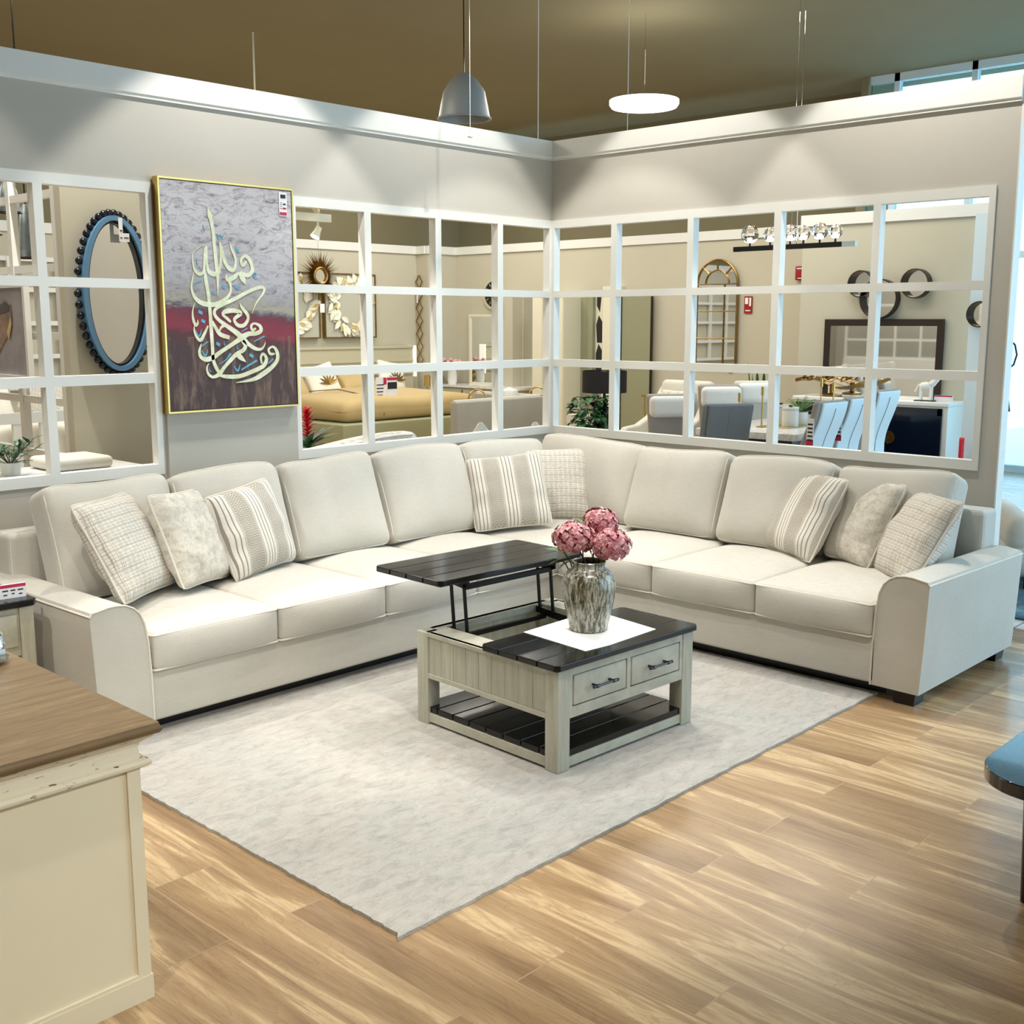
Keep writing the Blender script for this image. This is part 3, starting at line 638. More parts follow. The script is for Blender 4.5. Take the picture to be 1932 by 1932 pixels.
for s in (-1,1):
    x0,x1=sorted((s*.018,s*(I-.024)))
    b=MB(); b.rbox(x1-x0,.024,.128,.006,2,c=((x0+x1)/2,-A+.014,.336)); b.box(x0+.01,x1-.01,-A+.02,-.05,.275,.395)
    d=obj('drawer',b,M['antique_h'],CT)
    cx=(x0+x1)/2; b=MB(); b.tube([(cx-.075,-A-.028,.338),(cx+.075,-A-.028,.338)],.0055,8)
    for q in (-.052,.052): b.tube([(cx+q,-A-.028,.338),(cx+q,-A+.004,.338)],.006,8); b.tube([(cx+q-.008,-A-.028,.338),(cx+q+.008,-A-.028,.338)],.0085,8)
    for q in (-.075,.075): b.ball((cx+q,-A-.028,.338),.0075,8,6)
    obj('handle',b,M['gunmetal'],d)
# storage well and side decks seen when the top is raised
b=MB(); b.box(-I,I,-.03,-.012,.24,Hh-.002); b.box(-I,I,-.03,I+.05,.23,.242); obj('storage_well',b,M['antique_h'],CT,smooth=0)
for s in (-1,1):
    b=MB(); x=sorted((s*(A-.012),s*(A-.135))); b.box(x[0],x[1],-.012,A-.05,Hh-.018,Hh); 
    x=sorted((s*(A-.125),s*(A-.135))); b.box(x[0],x[1],-.012,A-.03,.24,Hh-.018); obj('side_deck',b,M['antique_h'],CT,smooth=0)
b=MB(); b.box(-I,I,A-.05,A-.004,Hh-.03,Hh+.0); obj('back_rail',b,M['antique_h'],CT,smooth=0)
# plank tops: four boards with v grooves and a chamfered rim
def planktop(name,x0,x1,y0,y1,z0,z1,boards=4,ch=.022,par=CT,lab=None,clip=.03):
    b=MB(); w=(y1-y0)/boards; g=.0022
    for k in range(boards):
        a=y0+k*w+(g if k else 0); c=y0+(k+1)*w-(g if k<boards-1 else 0)
        P=[(x0,a),(x1,a),(x1,c),(x0,c)]
        if k==0: P=[(x0+clip*.6,a),(x1-clip*.6,a),(x1,a+clip*.6),(x1,c),(x0,c),(x0,a+clip*.6)]
        if k==boards-1: P=[(x0,a),(x1,a),(x1,c-clip*.6),(x1-clip*.6,c),(x0+clip*.6,c),(x0,c-clip*.6)]
        b.prism(P,z0+.004,z1,'z')
    b.box(x0+.01,x1-.01,y0+.01,y1-.01,z0,z1-.006)
    o=obj(name,b,M['ebony'],par,smooth=0)
    m=o.modifiers.new('edge','BEVEL'); m.width=.0035; m.segments=2; m.limit_method='ANGLE'
    if lab: o['label']=lab
    return o
planktop('fixed_top',-.472,.472,-.465,-.004,Hh+.001,Hh+.031,lab='black plank half top that stays down')
planktop('lift_top',-.472,.472,.255,.735,.668,.698,lab='black plank half top raised on the metal linkage')
# linkage
LK=MB()
for s in (-1,1):
    x=s*.285
    for (ya,za),(yb,zb) in (((.375,Hh-.015),(.395,.645)),((.285,Hh-.015),(.305,.640))):
        for dx in (0,): 
            L=Vector((0,yb-ya,zb-za)).normalized(); q=Vector((0,-L.z,L.y))*.008
            P=[(ya+q.y,za+q.z),(ya-q.y,za-q.z),(yb-q.y,zb-q.z),(yb+q.y,zb+q.z)]; LK.prism(P,x-.004,x+.004,'x')
    LK.box(x-.006,x+.014*1,.26,.52,.640,.668) if False else None
    LK.prism([(.27,.668),(.62,.668),(.60,.655),(.42,.640),(.30,.628),(.27,.640)],x-.003,x+.003,'x')
    LK.prism([(.02,.36),(.40,.40),(.42,Hh-.004),(.02,Hh-.03)],x-.003,x+.003,'x')
    for yy,zz in ((.375,Hh-.02),(.285,Hh-.02),(.395,.645),(.305,.640)): LK.tube([(x-.012,yy,zz),(x+.012,yy,zz)],.009,8)
LK.box(-.285,.285,.292,.312,.624,.648); LK.box(-.285,.285,.33,.35,.38,.402)
obj('lift_linkage',LK,M['iron'],CT)
# lower shelf
planktop('lower_shelf',-A+.015,A-.015,-A+.012,A-.012,.052,.082,boards=8,clip=0.0)
b=MB()
for s in (-1,1):
    x=sorted((s*(A-.008),s*(A-.03))); b.box(x[0],x[1],-I,I,.012,.052); b.box(-I,I,x[0],x[1],.012,.052)
obj('stretcher_frame',b,M['antique_h'],CT,smooth=0)
# placemat
TT=.013+Hh+.031
b=MB(); b.prism([(3.598,3.343),(3.56,2.952),(3.70,2.935),(4.045,2.944),(4.112,3.352),(4.09,3.358)][::-1],TT+.0005,TT+.0025,'z'); tag(obj('placemat',b,M['cloth'],smooth=0),'white rectangular cloth mat on the coffee table under the vase','placemat')
# vase
vx,vy,vz=3.835,3.165,TT+.0028
vs=thing('flower_vase','grey brown streaked ribbed ceramic vase holding pink hydrangeas','vase',(vx,vy,vz))
pr=[(.0,0),(.078,0),(.086,.006),(.092,.03),(.105,.09),(.116,.15),(.121,.19),(.119,.225),(.108,.255),(.090,.275),(.075,.285),(.071,.293),(.073,.306),(.077,.312),(.074,.316),(.066,.314),(.063,.30),(.066,.283),(.095,.25),(.10,.2),(.07,.02),(0,.02)]
b=MB(); b.lathe(pr,72,fn=lambda a,z:1+.014*math.cos(12*a)*max(0,min(1,(z-.02)/.1))*(1 if z<.27 else 0)); obj('body',b,M['vase'],vs,smooth=60)
# hydrangeas
def hydrangea(cx,cy,cz,r,label,seed,base):
    rnd=random.Random(seed); t=thing('hydrangea_flower',label,'flower',(base[0],base[1],base[2]),0,'pink hydrangeas in the vase')
    bx,by,bz=base; c=Vector((cx-bx,cy-by,cz-bz))
    b=MB(); b.tube([(0,0,-.16),(c.x*.2,c.y*.2,c.z*.35),(c.x*.7,c.y*.7,c.z*.75),tuple(c)],.004,6); obj('stem',b,M['stem'],t)
    b=MB(); b2=MB(); N=150
    for i in range(N):
        ph=math.acos(1-1.75*(i+.5)/N); th=i*2.39996+rnd.random()*.4
        d=Vector((math.sin(ph)*math.cos(th),math.sin(ph)*math.sin(th),math.cos(ph)))
        p=c+Vector((d.x*r,d.y*r,d.z*r*.78))*rnd.uniform(.76,1.02)
        e1=d.cross(Vector((.3,.2,1))).normalized(); e2=d.cross(e1)
        for k in range(4):
            a=k*PI/2+rnd.random()*.5; q=(e1*math.cos(a)+e2*math.sin(a))+d*rnd.uniform(.25,.7)
            (b if rnd.random()<.55 else b2).leaf(p,q,d,rnd.uniform(.016,.022),.021,.45,3)
    b.ball(tuple(c),r*.72,12,8,(1,1,.78))
    obj('petals',b,M['pink'],t,smooth=60); obj('pale_petals',b2,M['palepink'],t,smooth=60); return t
base=(vx,vy,vz+.24)
hydrangea(3.81,3.235,.893,.096,'pink hydrangea at the front left of the bunch in the vase',1,base)
hydrangea(3.98,3.22,.945,.084,'darker pink hydrangea standing highest in the vase',2,(vx+.01,vy,vz+.24))
hydrangea(3.90,3.10,.868,.094,'pink hydrangea leaning out on the right of the vase',3,(vx,vy-.01,vz+.24))
lv=thing('leaf_sprig','green leafy sprig curling out of the left side of the vase','leaves',(vx-.01,vy+.02,vz+.24))
b=MB(); b.tube([(0,0,-.1),(-.02,.07,.07),(-.03,.13,.14)],.003); b.tube([(0,0,-.1),(-.04,.08,.06),(-.05,.14,.07)],.003); b.tube([(0,0,-.1),(.06,.06,.15),(.07,.05,.235)],.003)
b.tube([(0,0,-.1),(.03,-.04,.06),(.05,-.06,.10)],.003); obj('stem',b,M['stem'],lv)
b=MB()
for p,d,L,W in (((-.02,.09,.15),(-.3,.8,.5),.075,.06),((-.03,.11,.10),(-.2,.9,.2),.10,.055),((-.02,.07,.08),(-.4,.6,-.1),.10,.05),((-.03,.13,.07),(-.2,.8,-.1),.06,.03),((0,.05,.07),(-.2,.9,-.3),.10,.055),((.06,.06,.215),(-.1,.8,.7),.065,.05),((.05,-.05,.09),(-.4,-.6,-.1),.06,.03),((-.0,.03,.06),(-.7,-.1,.2),.07,.04)): b.leaf(p,d,(0,0,1),L,W,.25,6)
obj('leaves',b,M['green'],lv)

# ------------------------------------------------------------------ canvas with calligraphy, hung on the left wall
PX,PZ,PW,PH=3.246,1.347,.878,1.274
PT_=thing('framed_calligraphy_canvas','tall gold-framed abstract canvas with cream calligraphy over grey, crimson and brown','painting',(PX,5.695,PZ))
b=MB(); b.box(.014,PW-.014,.004,.045,.014,PH-.014); b.v=[(x,y,z) for x,y,z in b.v]; obj('canvas',b,M['canvas'],PT_,smooth=0)
b=MB(); f=.010
b.box(0,f,0,.058,0,PH); b.box(PW-f,PW,0,.058,0,PH); b.box(f,PW-f,0,.058,0,f); b.box(f,PW-f,0,.058,PH-f,PH); obj('gold_frame',b,M['gold'],PT_,smooth=0)
def ribbon(b,pts,y0,y1,dx,dz):
    # smooth tapered flat stroke
    P=[Vector((x+dx,z+dz,w)) for x,z,w in pts]; Q=[]
    for i in range(len(P)-1):
        p0=P[max(0,i-1)]; p1=P[i]; p2=P[i+1]; p3=P[min(len(P)-1,i+2)]
        for k in range(6):
            t=k/6; Q.append(.5*((2*p1)+(p2-p0)*t+(2*p0-5*p1+4*p2-p3)*t*t+(3*p1-p0-3*p2+p3)*t**3))
    Q.append(P[-1]); n=len(Q); vs=[];fs=[]
    for i,q in enumerate(Q):
        a=Q[max(0,i-1)]; c=Q[min(n-1,i+1)]; t=Vector((c.x-a.x,c.y-a.y)); 
        if t.length<1e-7: t=Vector((1,0))
        t.normalize(); nn=Vector((-t.y,t.x))*max(q.z,.0008)
        for yy in (y0,y1): vs+= [(q.x+nn.x,yy,q.y+nn.y),(q.x-nn.x,yy,q.y-nn.y)]
    for i in range(n-1):
        a=i*4; c=a+4
        fs+=[(a,a+1,c+1,c),(a,c,c+2,a+2),(a+1,a+3,c+3,c+1)]
    fs+=[(0,2,3,1)]; b.add(vs,fs)
ddx=3.28-PX; ddz=1.345-PZ
b=MB()
for i,s_ in enumerate(GOLD): ribbon(b,s_,-.0002-.00012*(i%7),.004,ddx,ddz)
o=obj('calligraphy',b,M['goldleaf'],PT_,smooth=0); o['label']='cream gold Arabic lettering'
for i,s_ in enumerate(BLUE): b=MB(); ribbon(b,s_,.001-.0001*(i%5),.004,ddx,ddz); obj('diacritic',b,M['bluepaint'],PT_,smooth=0)
for x,z,w in DIA:
    x+=ddx; z+=ddz; b=MB(); b.prism([(x-w*.45,z+w*.75),(x+w*.8,z+w*.1),(x+w*.45,z-w*.8),(x-w*.8,z-w*.1)],.0012,.004,'y'); obj('diamond_mark',b,M['bluepaint'],PT_,smooth=0)
# price tag on the canvas
def price_tag(par,x,z,w,h,y,name='price_tag'):
    b=MB(); b.box(x,x+w,y,y+.0015,z,z+h); tg=obj(name,b,M['tagwhite'],par,smooth=0)
    b=MB(); b.box(x+w*.05,x+w*.95,y-.0008,y,z+h*.03,z+h*.16); b.box(x+w*.45,x+w*.9,y-.0008,y,z+h*.28,z+h*.36); obj('red_print',b,M['tagred'],tg,smooth=0)
    b=MB(); b.box(x+w*.2,x+w*.85,y-.0008,y,z+h*.74,z+h*.9); b.box(x+w*.5,x+w*.85,y-.0008,y,z+h*.46,z+h*.53)
    for k in range(4): b.box(x+w*.12,x+w*.38,y-.0008,y,z+h*(.3+.08*k),z+h*(.32+.08*k))
    obj('print',b,M['ink'],tg,smooth=0); return tg
price_tag(PT_,.775,1.115,.055,.135,-.0015)
# ------------------------------------------------------------------ foreground cabinet, end table, dark table
CB=thing('sideboard_cabinet','cream distressed cabinet with brown oak top standing in the left foreground','cabinet',(1.12,3.35,0))
hx0,hx1,hy0,hy1=-.30,.285,-.632,.68
b=MB(); b.box(hx0,hx1,hy0,hy1,0.05,.70); b.box(hx0,hx1,hy0-.008,hy0,0,.08)
for xa,xb in ((hx0,hx0+.03),(hx1-.036,hx1)): b.box(xa,xb,hy0-.008,hy0,.08,.70)
b.box(hx1,hx1+.006,hy0,hy0+.06,.05,.70); b.box(hx1,hx1+.006,hy1-.06,hy1,.05,.70); b.box(hx0-.006,hx1+.006,hy0-.01,hy1+.01,0,.07)
obj('body',b,M['cream'],CB,smooth=0)
def ring_mold(prof,x0,x1,y0,y1):
    # mitred moulding swept round a rectangle; prof=(out,z)
    b=MB(); vs=[];fs=[]; n=len(prof)
    for cx,cy,sx,sy in ((x0,y0,-1,-1),(x1,y0,1,-1),(x1,y1,1,1),(x0,y1,-1,1)):
        for o,z in prof: vs.append((cx+sx*o,cy+sy*o,z))
    for k in range(4):
        k2=(k+1)%4
        for i in range(n-1): fs.append((k*n+i,k2*n+i,k2*n+i+1,k*n+i+1))
    fs.append(tuple(k*n for k in range(4))[::-1]); fs.append(tuple(k*n+n-1 for k in range(4))); return b.add(vs,fs)
obj('moulding',ring_mold([(.006,.672),(.018,.674),(.026,.680),(.028,.688),(.022,.696),(.012,.699),(.004,.703),(.002,.73),(.006,.742),(.020,.752),(.03,.758),(.034,.765)],hx0,hx1,hy0,hy1),M['rubbed'],CB,smooth=0)
obj('oak_edge',ring_mold([(.028,.764),(.044,.768),(.050,.776),(.050,.783),(.046,.788),(.044,.7955)],hx0,hx1,hy0,hy1),M['oakedge'],CB,smooth=50)
b=MB(); b.box(hx0-.0435,hx1+.0435,hy0-.0435,hy1+.0435,.7925,.798); o=obj('oak_top',b,M['oak'],CB,smooth=0)
b=MB(); 
for k in range(9):
    b.lathe([(0,0),(.035+.006*math.sin(k*2),.004+.008*k),(.048-.002*k,.012+.010*k),(0.02,.022+.011*k)],7,(1.355+.006*math.sin(k*1.7),3.515+.008*math.cos(k*2.1),.7985))
tag(obj('glass_ornament',b,plain('mercury_glass',S(206,206,200),.12,.8,var=.3,vs=60),smooth=0),'faceted silvery glass ornament at the left edge of the oak cabinet top','ornament')
# end table by the left arm
ET=thing('end_table','small antique white end table with black top beside the left sofa arm','side table',(1.84,5.19,0))
ex,ey=.235,.31
planktop('top',-ex-.015,ex+.015,-ey-.015,ey+.015,.618,.65,boards=4,par=ET)
for sx in (-1,1):
    for sy in (-1,1):
        b=MB(); b.rbox(.062,.062,.617,.003,1,c=(sx*(ex-.031),sy*(ey-.031),.3085)); obj('leg',b,M['antique'],ET)
b=MB(); b.box(-ex+.06,ex-.06,-ey+.012,-ey+.03,.40,.617); b.box(-ex+.06,ex-.06,ey-.03,ey-.012,.40,.617)
for s in (-1,1): x=sorted((s*(ex-.012),s*(ex-.03))); b.box(x[0],x[1],-ey+.06,ey-.06,.40,.617)
obj('apron',b,M['antique_h'],ET,smooth=0)
b=MB(); b.rbox(2*ex-.15,.02,.145,.006,2,c=(0,-ey+.004,.517)); d=obj('drawer',b,M['antique_h'],ET)
b=MB(); b.tube([(-.07,-ey-.03,.52),(.07,-ey-.03,.52)],.0055,8); b.tube([(-.05,-ey-.03,.52),(-.05,-ey,.52)],.005); b.tube([(.05,-ey-.03,.52),(.05,-ey,.52)],.005); obj('handle',b,M['gunmetal'],d)
planktop('lower_shelf',-ex+.01,ex-.01,-ey+.01,ey-.01,.10,.13,boards=4,clip=0,par=ET)
CD=thing('price_card_block','white price card block with magenta band on the end table','price sign',(1.972,4.95,.6505),R(-6))
b=MB(); b.box(-.10,.10,-.006,.012,0,.062); obj('card',b,M['tagwhite'],CD,smooth=0)
b=MB(); b.box(-.10,.10,-.007,-.006,.048,.062); obj('red_band',b,M['tagred'],CD,smooth=0)
b=MB()
for k,(x,w) in enumerate(((-.09,.03),(-.05,.02),(.0,.025),(.035,.02),(.065,.024))):
    b.box(x,x+w,-.007,-.006,.032,.038); b.box(x+.004,x+w*.8,-.007,-.006,.014+.004*(k%2),.019+.004*(k%2))
obj('print',b,M['ink'],CD,smooth=0)
# dark table at right
DT=thing('dark_table','low dark blue black round-cornered table at the right edge','table',(3.98,.82,0))
def rrect(x0,x1,y0,y1,r,n=10):
    P=[]
    for cx,cy,a0 in ((x0+r,y0+r,180),(x1-r,y0+r,270),(x1-r,y1-r,0),(x0+r,y1-r,90)):
        for k in range(n+1): a=R(a0+90*k/n); P.append((cx+math.cos(a)*r,cy+math.sin(a)*r))
    return P
b=MB(); b.prism(rrect(-.53,.53,-.48,.48,.19),.405,.45,'z'); o=obj('top',b,M['bluetop'],DT,smooth=30); m=o.modifiers.new('edge','BEVEL'); m.width=.004; m.segments=2; m.limit_method='ANGLE'
for sx in (-1,1):
    for sy in (-1,1): b=MB(); b.lathe([(.02,0),(.035,.405)],16,(sx*.36,sy*.32,0)); obj('leg',b,M['black'],DT)

# ------------------------------------------------------------------ seen through the openings, left wall side
def wl(v): return v
# sunburst mirror
SB=thing('sunburst_mirror','antique gold sunburst mirror with long spiky rays hanging in front of the cream wreath pictures','mirror',(11.33,15.0,2.575))
b=MB(); rnd=random.Random(5)
for k in range(84):
    a=2*PI*k/84; L=rnd.uniform(.34,.44); w=.011; ca,sa=math.cos(a),math.sin(a); y=rnd.uniform(-.03,.03)
    b.add([(ca*.12-sa*w,0,sa*.12+ca*w),(ca*.12+sa*w,0,sa*.12-ca*w),(ca*L,y,sa*L),(ca*.13,-.03,sa*.13)],[(0,1,3),(1,2,3),(2,0,3),(0,2,1)])
obj('rays',b,M['oldgold'],SB,smooth=0)
b=MB(); b.tube([(math.cos(2*PI*k/32)*.125,-.03,math.sin(2*PI*k/32)*.125) for k in range(32)],.022,8,closed=True); obj('ring',b,M['oldgold'],SB)
b=MB(); b.M=Matrix.Rotation(R(90),4,'X'); b.lathe([(0,0),(.12,0),(.12,.012),(0,.012)],32); obj('glass',b,M['mirror'],SB)
b=MB(); b.box(-.045,.045,-.05,-.046,-.58,-.44); obj('price_tag',b,M['tagwhite'],SB,smooth=0)
b=MB(); b.tube([(0,.02,.2),(0,.02,2.0)],.003); obj('hanging_wire',b,M['chrome'],SB)
def wreath_art(x,w,label,seed):
    t=thing('wreath_picture',label,'picture',(x,15.285,1.6),0,'wreath pictures on the far wall')
    b=MB(); b.box(0,w,-.05,0,0,1.02); obj('canvas',b,M['wreathbg'],t,smooth=0)
    b=MB(); 
    for q in ((-.02,0),(w,w+.02)): b.box(q[0],q[1],-.07,0,-.02,1.04)
    b.box(0,w,-.07,0,-.02,0); b.box(0,w,-.07,0,1.02,1.04); obj('frame',b,M['oldgold'],t,smooth=0)
    rnd=random.Random(seed); b=MB(); b2=MB(); cx,cz=w*.5,.52
    for k in range(88):
        a=2*PI*k/88+rnd.uniform(-.1,.1); r=rnd.uniform(.26,.38)*w/1.0; p=(cx+math.cos(a)*r,-.055-rnd.uniform(0,.03),cz+math.sin(a)*r*1.05)
        da=a+rnd.uniform(-1.,1.)+.9; d=(math.cos(da),rnd.uniform(-.25,0),math.sin(da))
        if k%7: b.leaf(p,d,(0,-1,0),rnd.uniform(.13,.20),rnd.uniform(.08,.11),.1,4)
        else: b2=MB(); b2.leaf((p[0],p[1]-.03,p[2]),d,(0,-1,0),.13,.05,.1,4); obj('gold_petal',b2,M['softgold'],t,smooth=0)
    obj('petal_relief',b,M['wreath'],t,smooth=0)
wreath_art(10.42,1.05,'cream wreath relief picture at the far left, behind the sunburst mirror',1)
wreath_art(11.60,1.05,'cream wreath relief picture right of the sunburst mirror, above the gold bed',2)
# diamond chain wall decor
DC=thing('diamond_wall_decor','tall gold wall decoration of seven linked open diamonds','wall decor',(13.64,15.19,1.08),R(-90))
b=MB()
for k in range(7):
    z0=k*.225; P=[(0,-.01,z0)]
    for s in (1,-1):
        L=[(s*.012,-.01,z0+.0),(s*.04,-.01,z0+.06),(s*.085,-.01,z0+.112),(s*.04,-.01,z0+.165),(s*.012,-.01,z0+.225)]
        b.tube(L,.011,6)
obj('links',b,M['oldgold'],DC)
b=MB(); b.box(-.05,-.01,-.03,-.027,1.1,1.25); obj('price_tag',b,M['tagwhite'],DC,smooth=0)
# gold bed
GB=thing('gold_bed','bed with gold comforter on olive lacquer platform and wide grooved headboard','bed',(0,0,0))
b=MB(); b.box(9.6,13.4,15.12,15.27,.1,1.44); b.box(9.6,13.4,15.10,15.12,1.40,1.44); b.box(9.6,13.4,15.105,15.12,1.17,1.20); b.box(9.6,13.4,15.095,15.12,.95,.97); obj('headboard',b,M['champ'],GB,smooth=0)
b=MB(); b.box(13.42,13.45,15.08,15.27,.9,1.44); b.box(12.75,13.45,15.07,15.09,1.04,1.09); o=obj('headboard_light',b,plain('shelf_strip',(.9,.9,.85),.4,Emission_Color=(1,.95,.8,1),Emission_Strength=.7),GB,smooth=0)
b=MB(); b.rbox(2.95,2.45,.40,.02,2,c=(11.35,13.85,.22)); obj('platform',b,M['olivelac'],GB)
def comf(x,y,z):
    z+=.10*max(0,1-(x/1.3)**2)*max(0,1-(y/1.2)**2)*(z>0)+.02*math.sin(4*x+2*y)*(z>0); return x,y,z
b=MB(); b.rbox(2.62,1.95,.30,.13,12,fn=comf,c=(11.35,13.75,.575)); obj('comforter',b,M['gold_bed'],GB)
b=MB(); b.rbox(2.5,.7,.16,.06,6,c=(11.3,14.7,.62)); obj('mattress',b,M['linen'],GB)
b=MB(); b.tube([(10.75,12.78,.50),(10.75,12.79,.66),(10.72,13.0,.76),(10.7,13.8,.84),(10.7,14.6,.77)],.008); obj('seam',b,M['oldgold'],GB)
def bed_pillow(nm,mat,loc,size,rot,label,cat='pillow',grp='pillows on the gold bed',dec=False):
    t=thing(nm,label,cat,loc,0,grp); t.rotation_euler=rot; w,h,th=size
    def fn(x,y,z):
        u,v=2*x/w,2*z/h; k=(max(0,1-abs(u)**3)*max(0,1-abs(v)**3))**.5; return x*(1-.05*(1-abs(v))),y*(.25+.75*k),z*(1-.05*(1-abs(u)))
    b=MB(); b.rbox(w,th,h,.03,10,fn=fn); obj('cover',b,mat,t)
    if dec:
        b=MB()
        for k in range(7):
            a=R(15+k*24); b.leaf((.06,-th*.5-.004,-.10),(math.cos(a),0,math.sin(a)),(0,-1,0),.20,.035,0,4)
        obj('embroidered_sprig',b,M['oldgold'],t,smooth=0)
    return t
bed_pillow('bed_pillow',M['linen'],(10.98,14.55,.93),(.56,.52,.16),(R(-20),R(-12),0),'white pillow with embroidered sprig on the gold bed',dec=True)
bed_pillow('bed_pillow',M['gold_bed'],(10.35,14.6,.85),(.7,.42,.2),(R(-35),0,0),'gold pillow at the far left of the gold bed')
bed_pillow('bed_pillow',M['gold_bed'],(11.75,14.6,.85),(.75,.38,.22),(R(-50),R(5),0),'gold pillow lying in the middle of the gold bed')
bed_pillow('bed_pillow',M['linen'],(12.45,14.6,.95),(.55,.5,.16),(R(-20),R(10),0),'white pillow standing at the right of the gold bed',dec=True)
SG=thing('price_sign_stand','white and magenta double price sign standing on the gold comforter','price sign',(10.95,12.95,.745),R(0))
for s in (0,1):
    b=MB(); b.box(-.20+s*.21,.0+s*.21,0,.004,0,.30); p=obj('card',b,M['tagwhite'],SG,smooth=0)
    b=MB(); b.box(-.20+s*.21 if s else -.06,.0+s*.21,-.003,-.001,.25 if s else .19,.29); obj('red_print',b,M['tagred'],p,smooth=0)
    b=MB(); 
    if s: b.box(.02,.2,-.003,-.001,.12,.22)
    else:
        for k in range(4): b.box(-.19,-.08+.01*k,-.003,-.001,.03+.05*k,.045+.05*k)
    obj('print',b,M['ink'],p,smooth=0)
NS=thing('nightstand','pale nightstand right of the gold bed','nightstand',(13.1,14.3,0)); b=MB(); b.rbox(.5,.45,.62,.02,2,c=(0,0,.31)); obj('body',b,M['champ'],NS)
b=MB(); b.box(-.2,.2,-.235,-.225,.33,.56); obj('drawer',b,M['champ'],NS,smooth=0)
for k,(x,h) in enumerate(((-.15,.34),(.07,.40))):
    t=thing('gold_candle_holder',('shorter gold cup candle holder on the nightstand','taller gold cup candle holder on the nightstand')[k],'candle holder',(13.1+x,14.25,.62),0,'gold candle holders on the nightstand')
    b=MB(); b.lathe([(.05,0),(.05,.01),(.008,.02),(.008,h-.2),(.02,h-.18)],14); obj('stem',b,M['gold'],t); b=MB(); b.lathe([(.055,h-.18),(.055,h),(.05,h),(.05,h-.17)],16); obj('cup',b,M['gold'],t)
# red bromeliad, piped couch and printed cushions close behind the wall
BR=thing('bromeliad_plant','red flowering bromeliad with long green leaves at the lower left of the middle lattice','plant',(5.20,7.09,.76))
b=MB(); b.lathe([(.05,0),(.075,.13),(.07,.13),(.06,.02)],16); obj('pot',b,M['ceramic'],BR)
b=MB(); rnd=random.Random(2)
for k in range(16): a=k*2.4; b.leaf((0,0,.13),(math.cos(a),math.sin(a),rnd.uniform(.5,1.2)),(0,0,1),rnd.uniform(.22,.32),.045,.35,6)
obj('leaves',b,M['dkgreen'],BR)
b=MB()
for k in range(46): a=k*2.4; z=.20+.22*k/46; b.leaf((0,0,z),(math.cos(a),math.sin(a),.6+k/60),(0,0,1),.105-.0009*k,.034,.3,4)
obj('red_bracts',b,M['redflower'],BR)
PT2=thing('plant_stand','small round white stand under the bromeliad','table',(5.20,7.09,0)); b=MB(); b.lathe([(.13,.735),(.13,.759),(.001,.759)],24); obj('top',b,M['white'],PT2); b=MB(); b.lathe([(.12,0),(.12,.02),(.02,.04),(.02,.76)],16); obj('pedestal',b,M['white'],PT2)
CH=thing('piped_couch','pale boucle couch with white piping just behind the middle lattice','couch',(5.42,6.34,0))
def back(x,y,z): return x,y,z+.05*math.sin((x+.3)*2.6)
b=MB(); b.rbox(1.2,.5,.42,.05,6,c=(-.35,.25,.24)); obj('base',b,M['boucle'],CH)
b=MB(); b.rbox(1.0,.20,.60,.07,10,fn=back,c=(-.42,-.12,.72)); obj('backrest',b,M['boucle'],CH)
b=MB(); b.tube([( -.92+.10*k,-.225,1.005+.05*math.sin((-.5+.1*k+.3)*2.6)-(.05 if k in(0,) else 0)) for k in range(10)],.012,8); obj('piping',b,M['whitefab'],CH)
# grey footboard
GF=thing('grey_upholstered_footboard','high grey upholstered footboard with pale top edge behind the middle lattice','footboard',(11.0,11.0,0))
b=MB(); b.rbox(1.72,.14,.80,.03,4,c=(.265,-.05,.40)); b.rbox(.14,1.3,.80,.03,4,c=(1.10,.55,.40)); obj('panel',b,M['greyfab'],GF)
b=MB(); b.tube([(-.59,-.05,.80),(1.1,-.05,.80),(1.1,1.2,.80)],.022,8); obj('piping',b,M['lightfab'],GF)
for k,(x,y,z) in enumerate(((7.1,7.1,.69),(7.93,7.2,.635))):
    bed_pillow('printed_cushion',M['paisley'],(x,y,z),(.42,.42,.12),(R(-8),R(45),R(-10)),('printed cushion corner poking up at the foot of the lattice third opening','printed cushion corner poking up near the wall corner')[k],grp='printed cushions behind the wall')
LS=thing('low_bench','long low bench under the printed cushions','bench',(7.5,7.2,0)); b=MB(); b.rbox(1.7,.5,.10,.04,4,c=(0,0,.34)); obj('seat',b,M['lightfab'],LS)
for sx in (-1,1):
    for sy in (-1,1): b=MB(); b.cyl((sx*.75,sy*.18,0),.025,.30); obj('leg',b,M['black'],LS)
# dresser wall at the far corner
DR=thing('white_top_dresser','beige dresser with white marble top and thin gold lines in the far corner','dresser',(14.05,13.94,0),R(-90))
b=MB(); b.box(-1.0,1.0,-.25,.25,.05,.72); obj('body',b,M['farwall'],DR,smooth=0); b=MB(); b.box(-1.03,1.03,-.28,.28,.72,.76); obj('top',b,M['marble'],DR,smooth=0)
for k in range(3):
    b=MB(); b.box(-.98+.66*k,-.34+.66*k,-.262,-.25,.10,.68); d=obj('drawer_front',b,M['champ'],DR,smooth=0); b=MB(); b.box(-.35+.66*k,-.335+.66*k,-.275,-.262,.3,.68); obj('gold_pull',b,M['gold'],d,smooth=0)
DM=thing('white_framed_mirror','tall mirror with thin white frame standing over the far dresser','mirror',(14.33,14.15,.79),R(-90))
b=MB(); b.box(-.42,.40,-.03,-.02,0,1.15); obj('glass',b,M['mirror'],DM,smooth=0)
b=MB(); b.box(-.46,-.42,-.05,0,-.03,1.19); b.box(.40,.44,-.05,0,-.03,1.19); b.box(-.42,.40,-.05,0,-.03,0); b.box(-.42,.40,-.05,0,1.15,1.19); obj('frame',b,M['ivory'],DM,smooth=0)
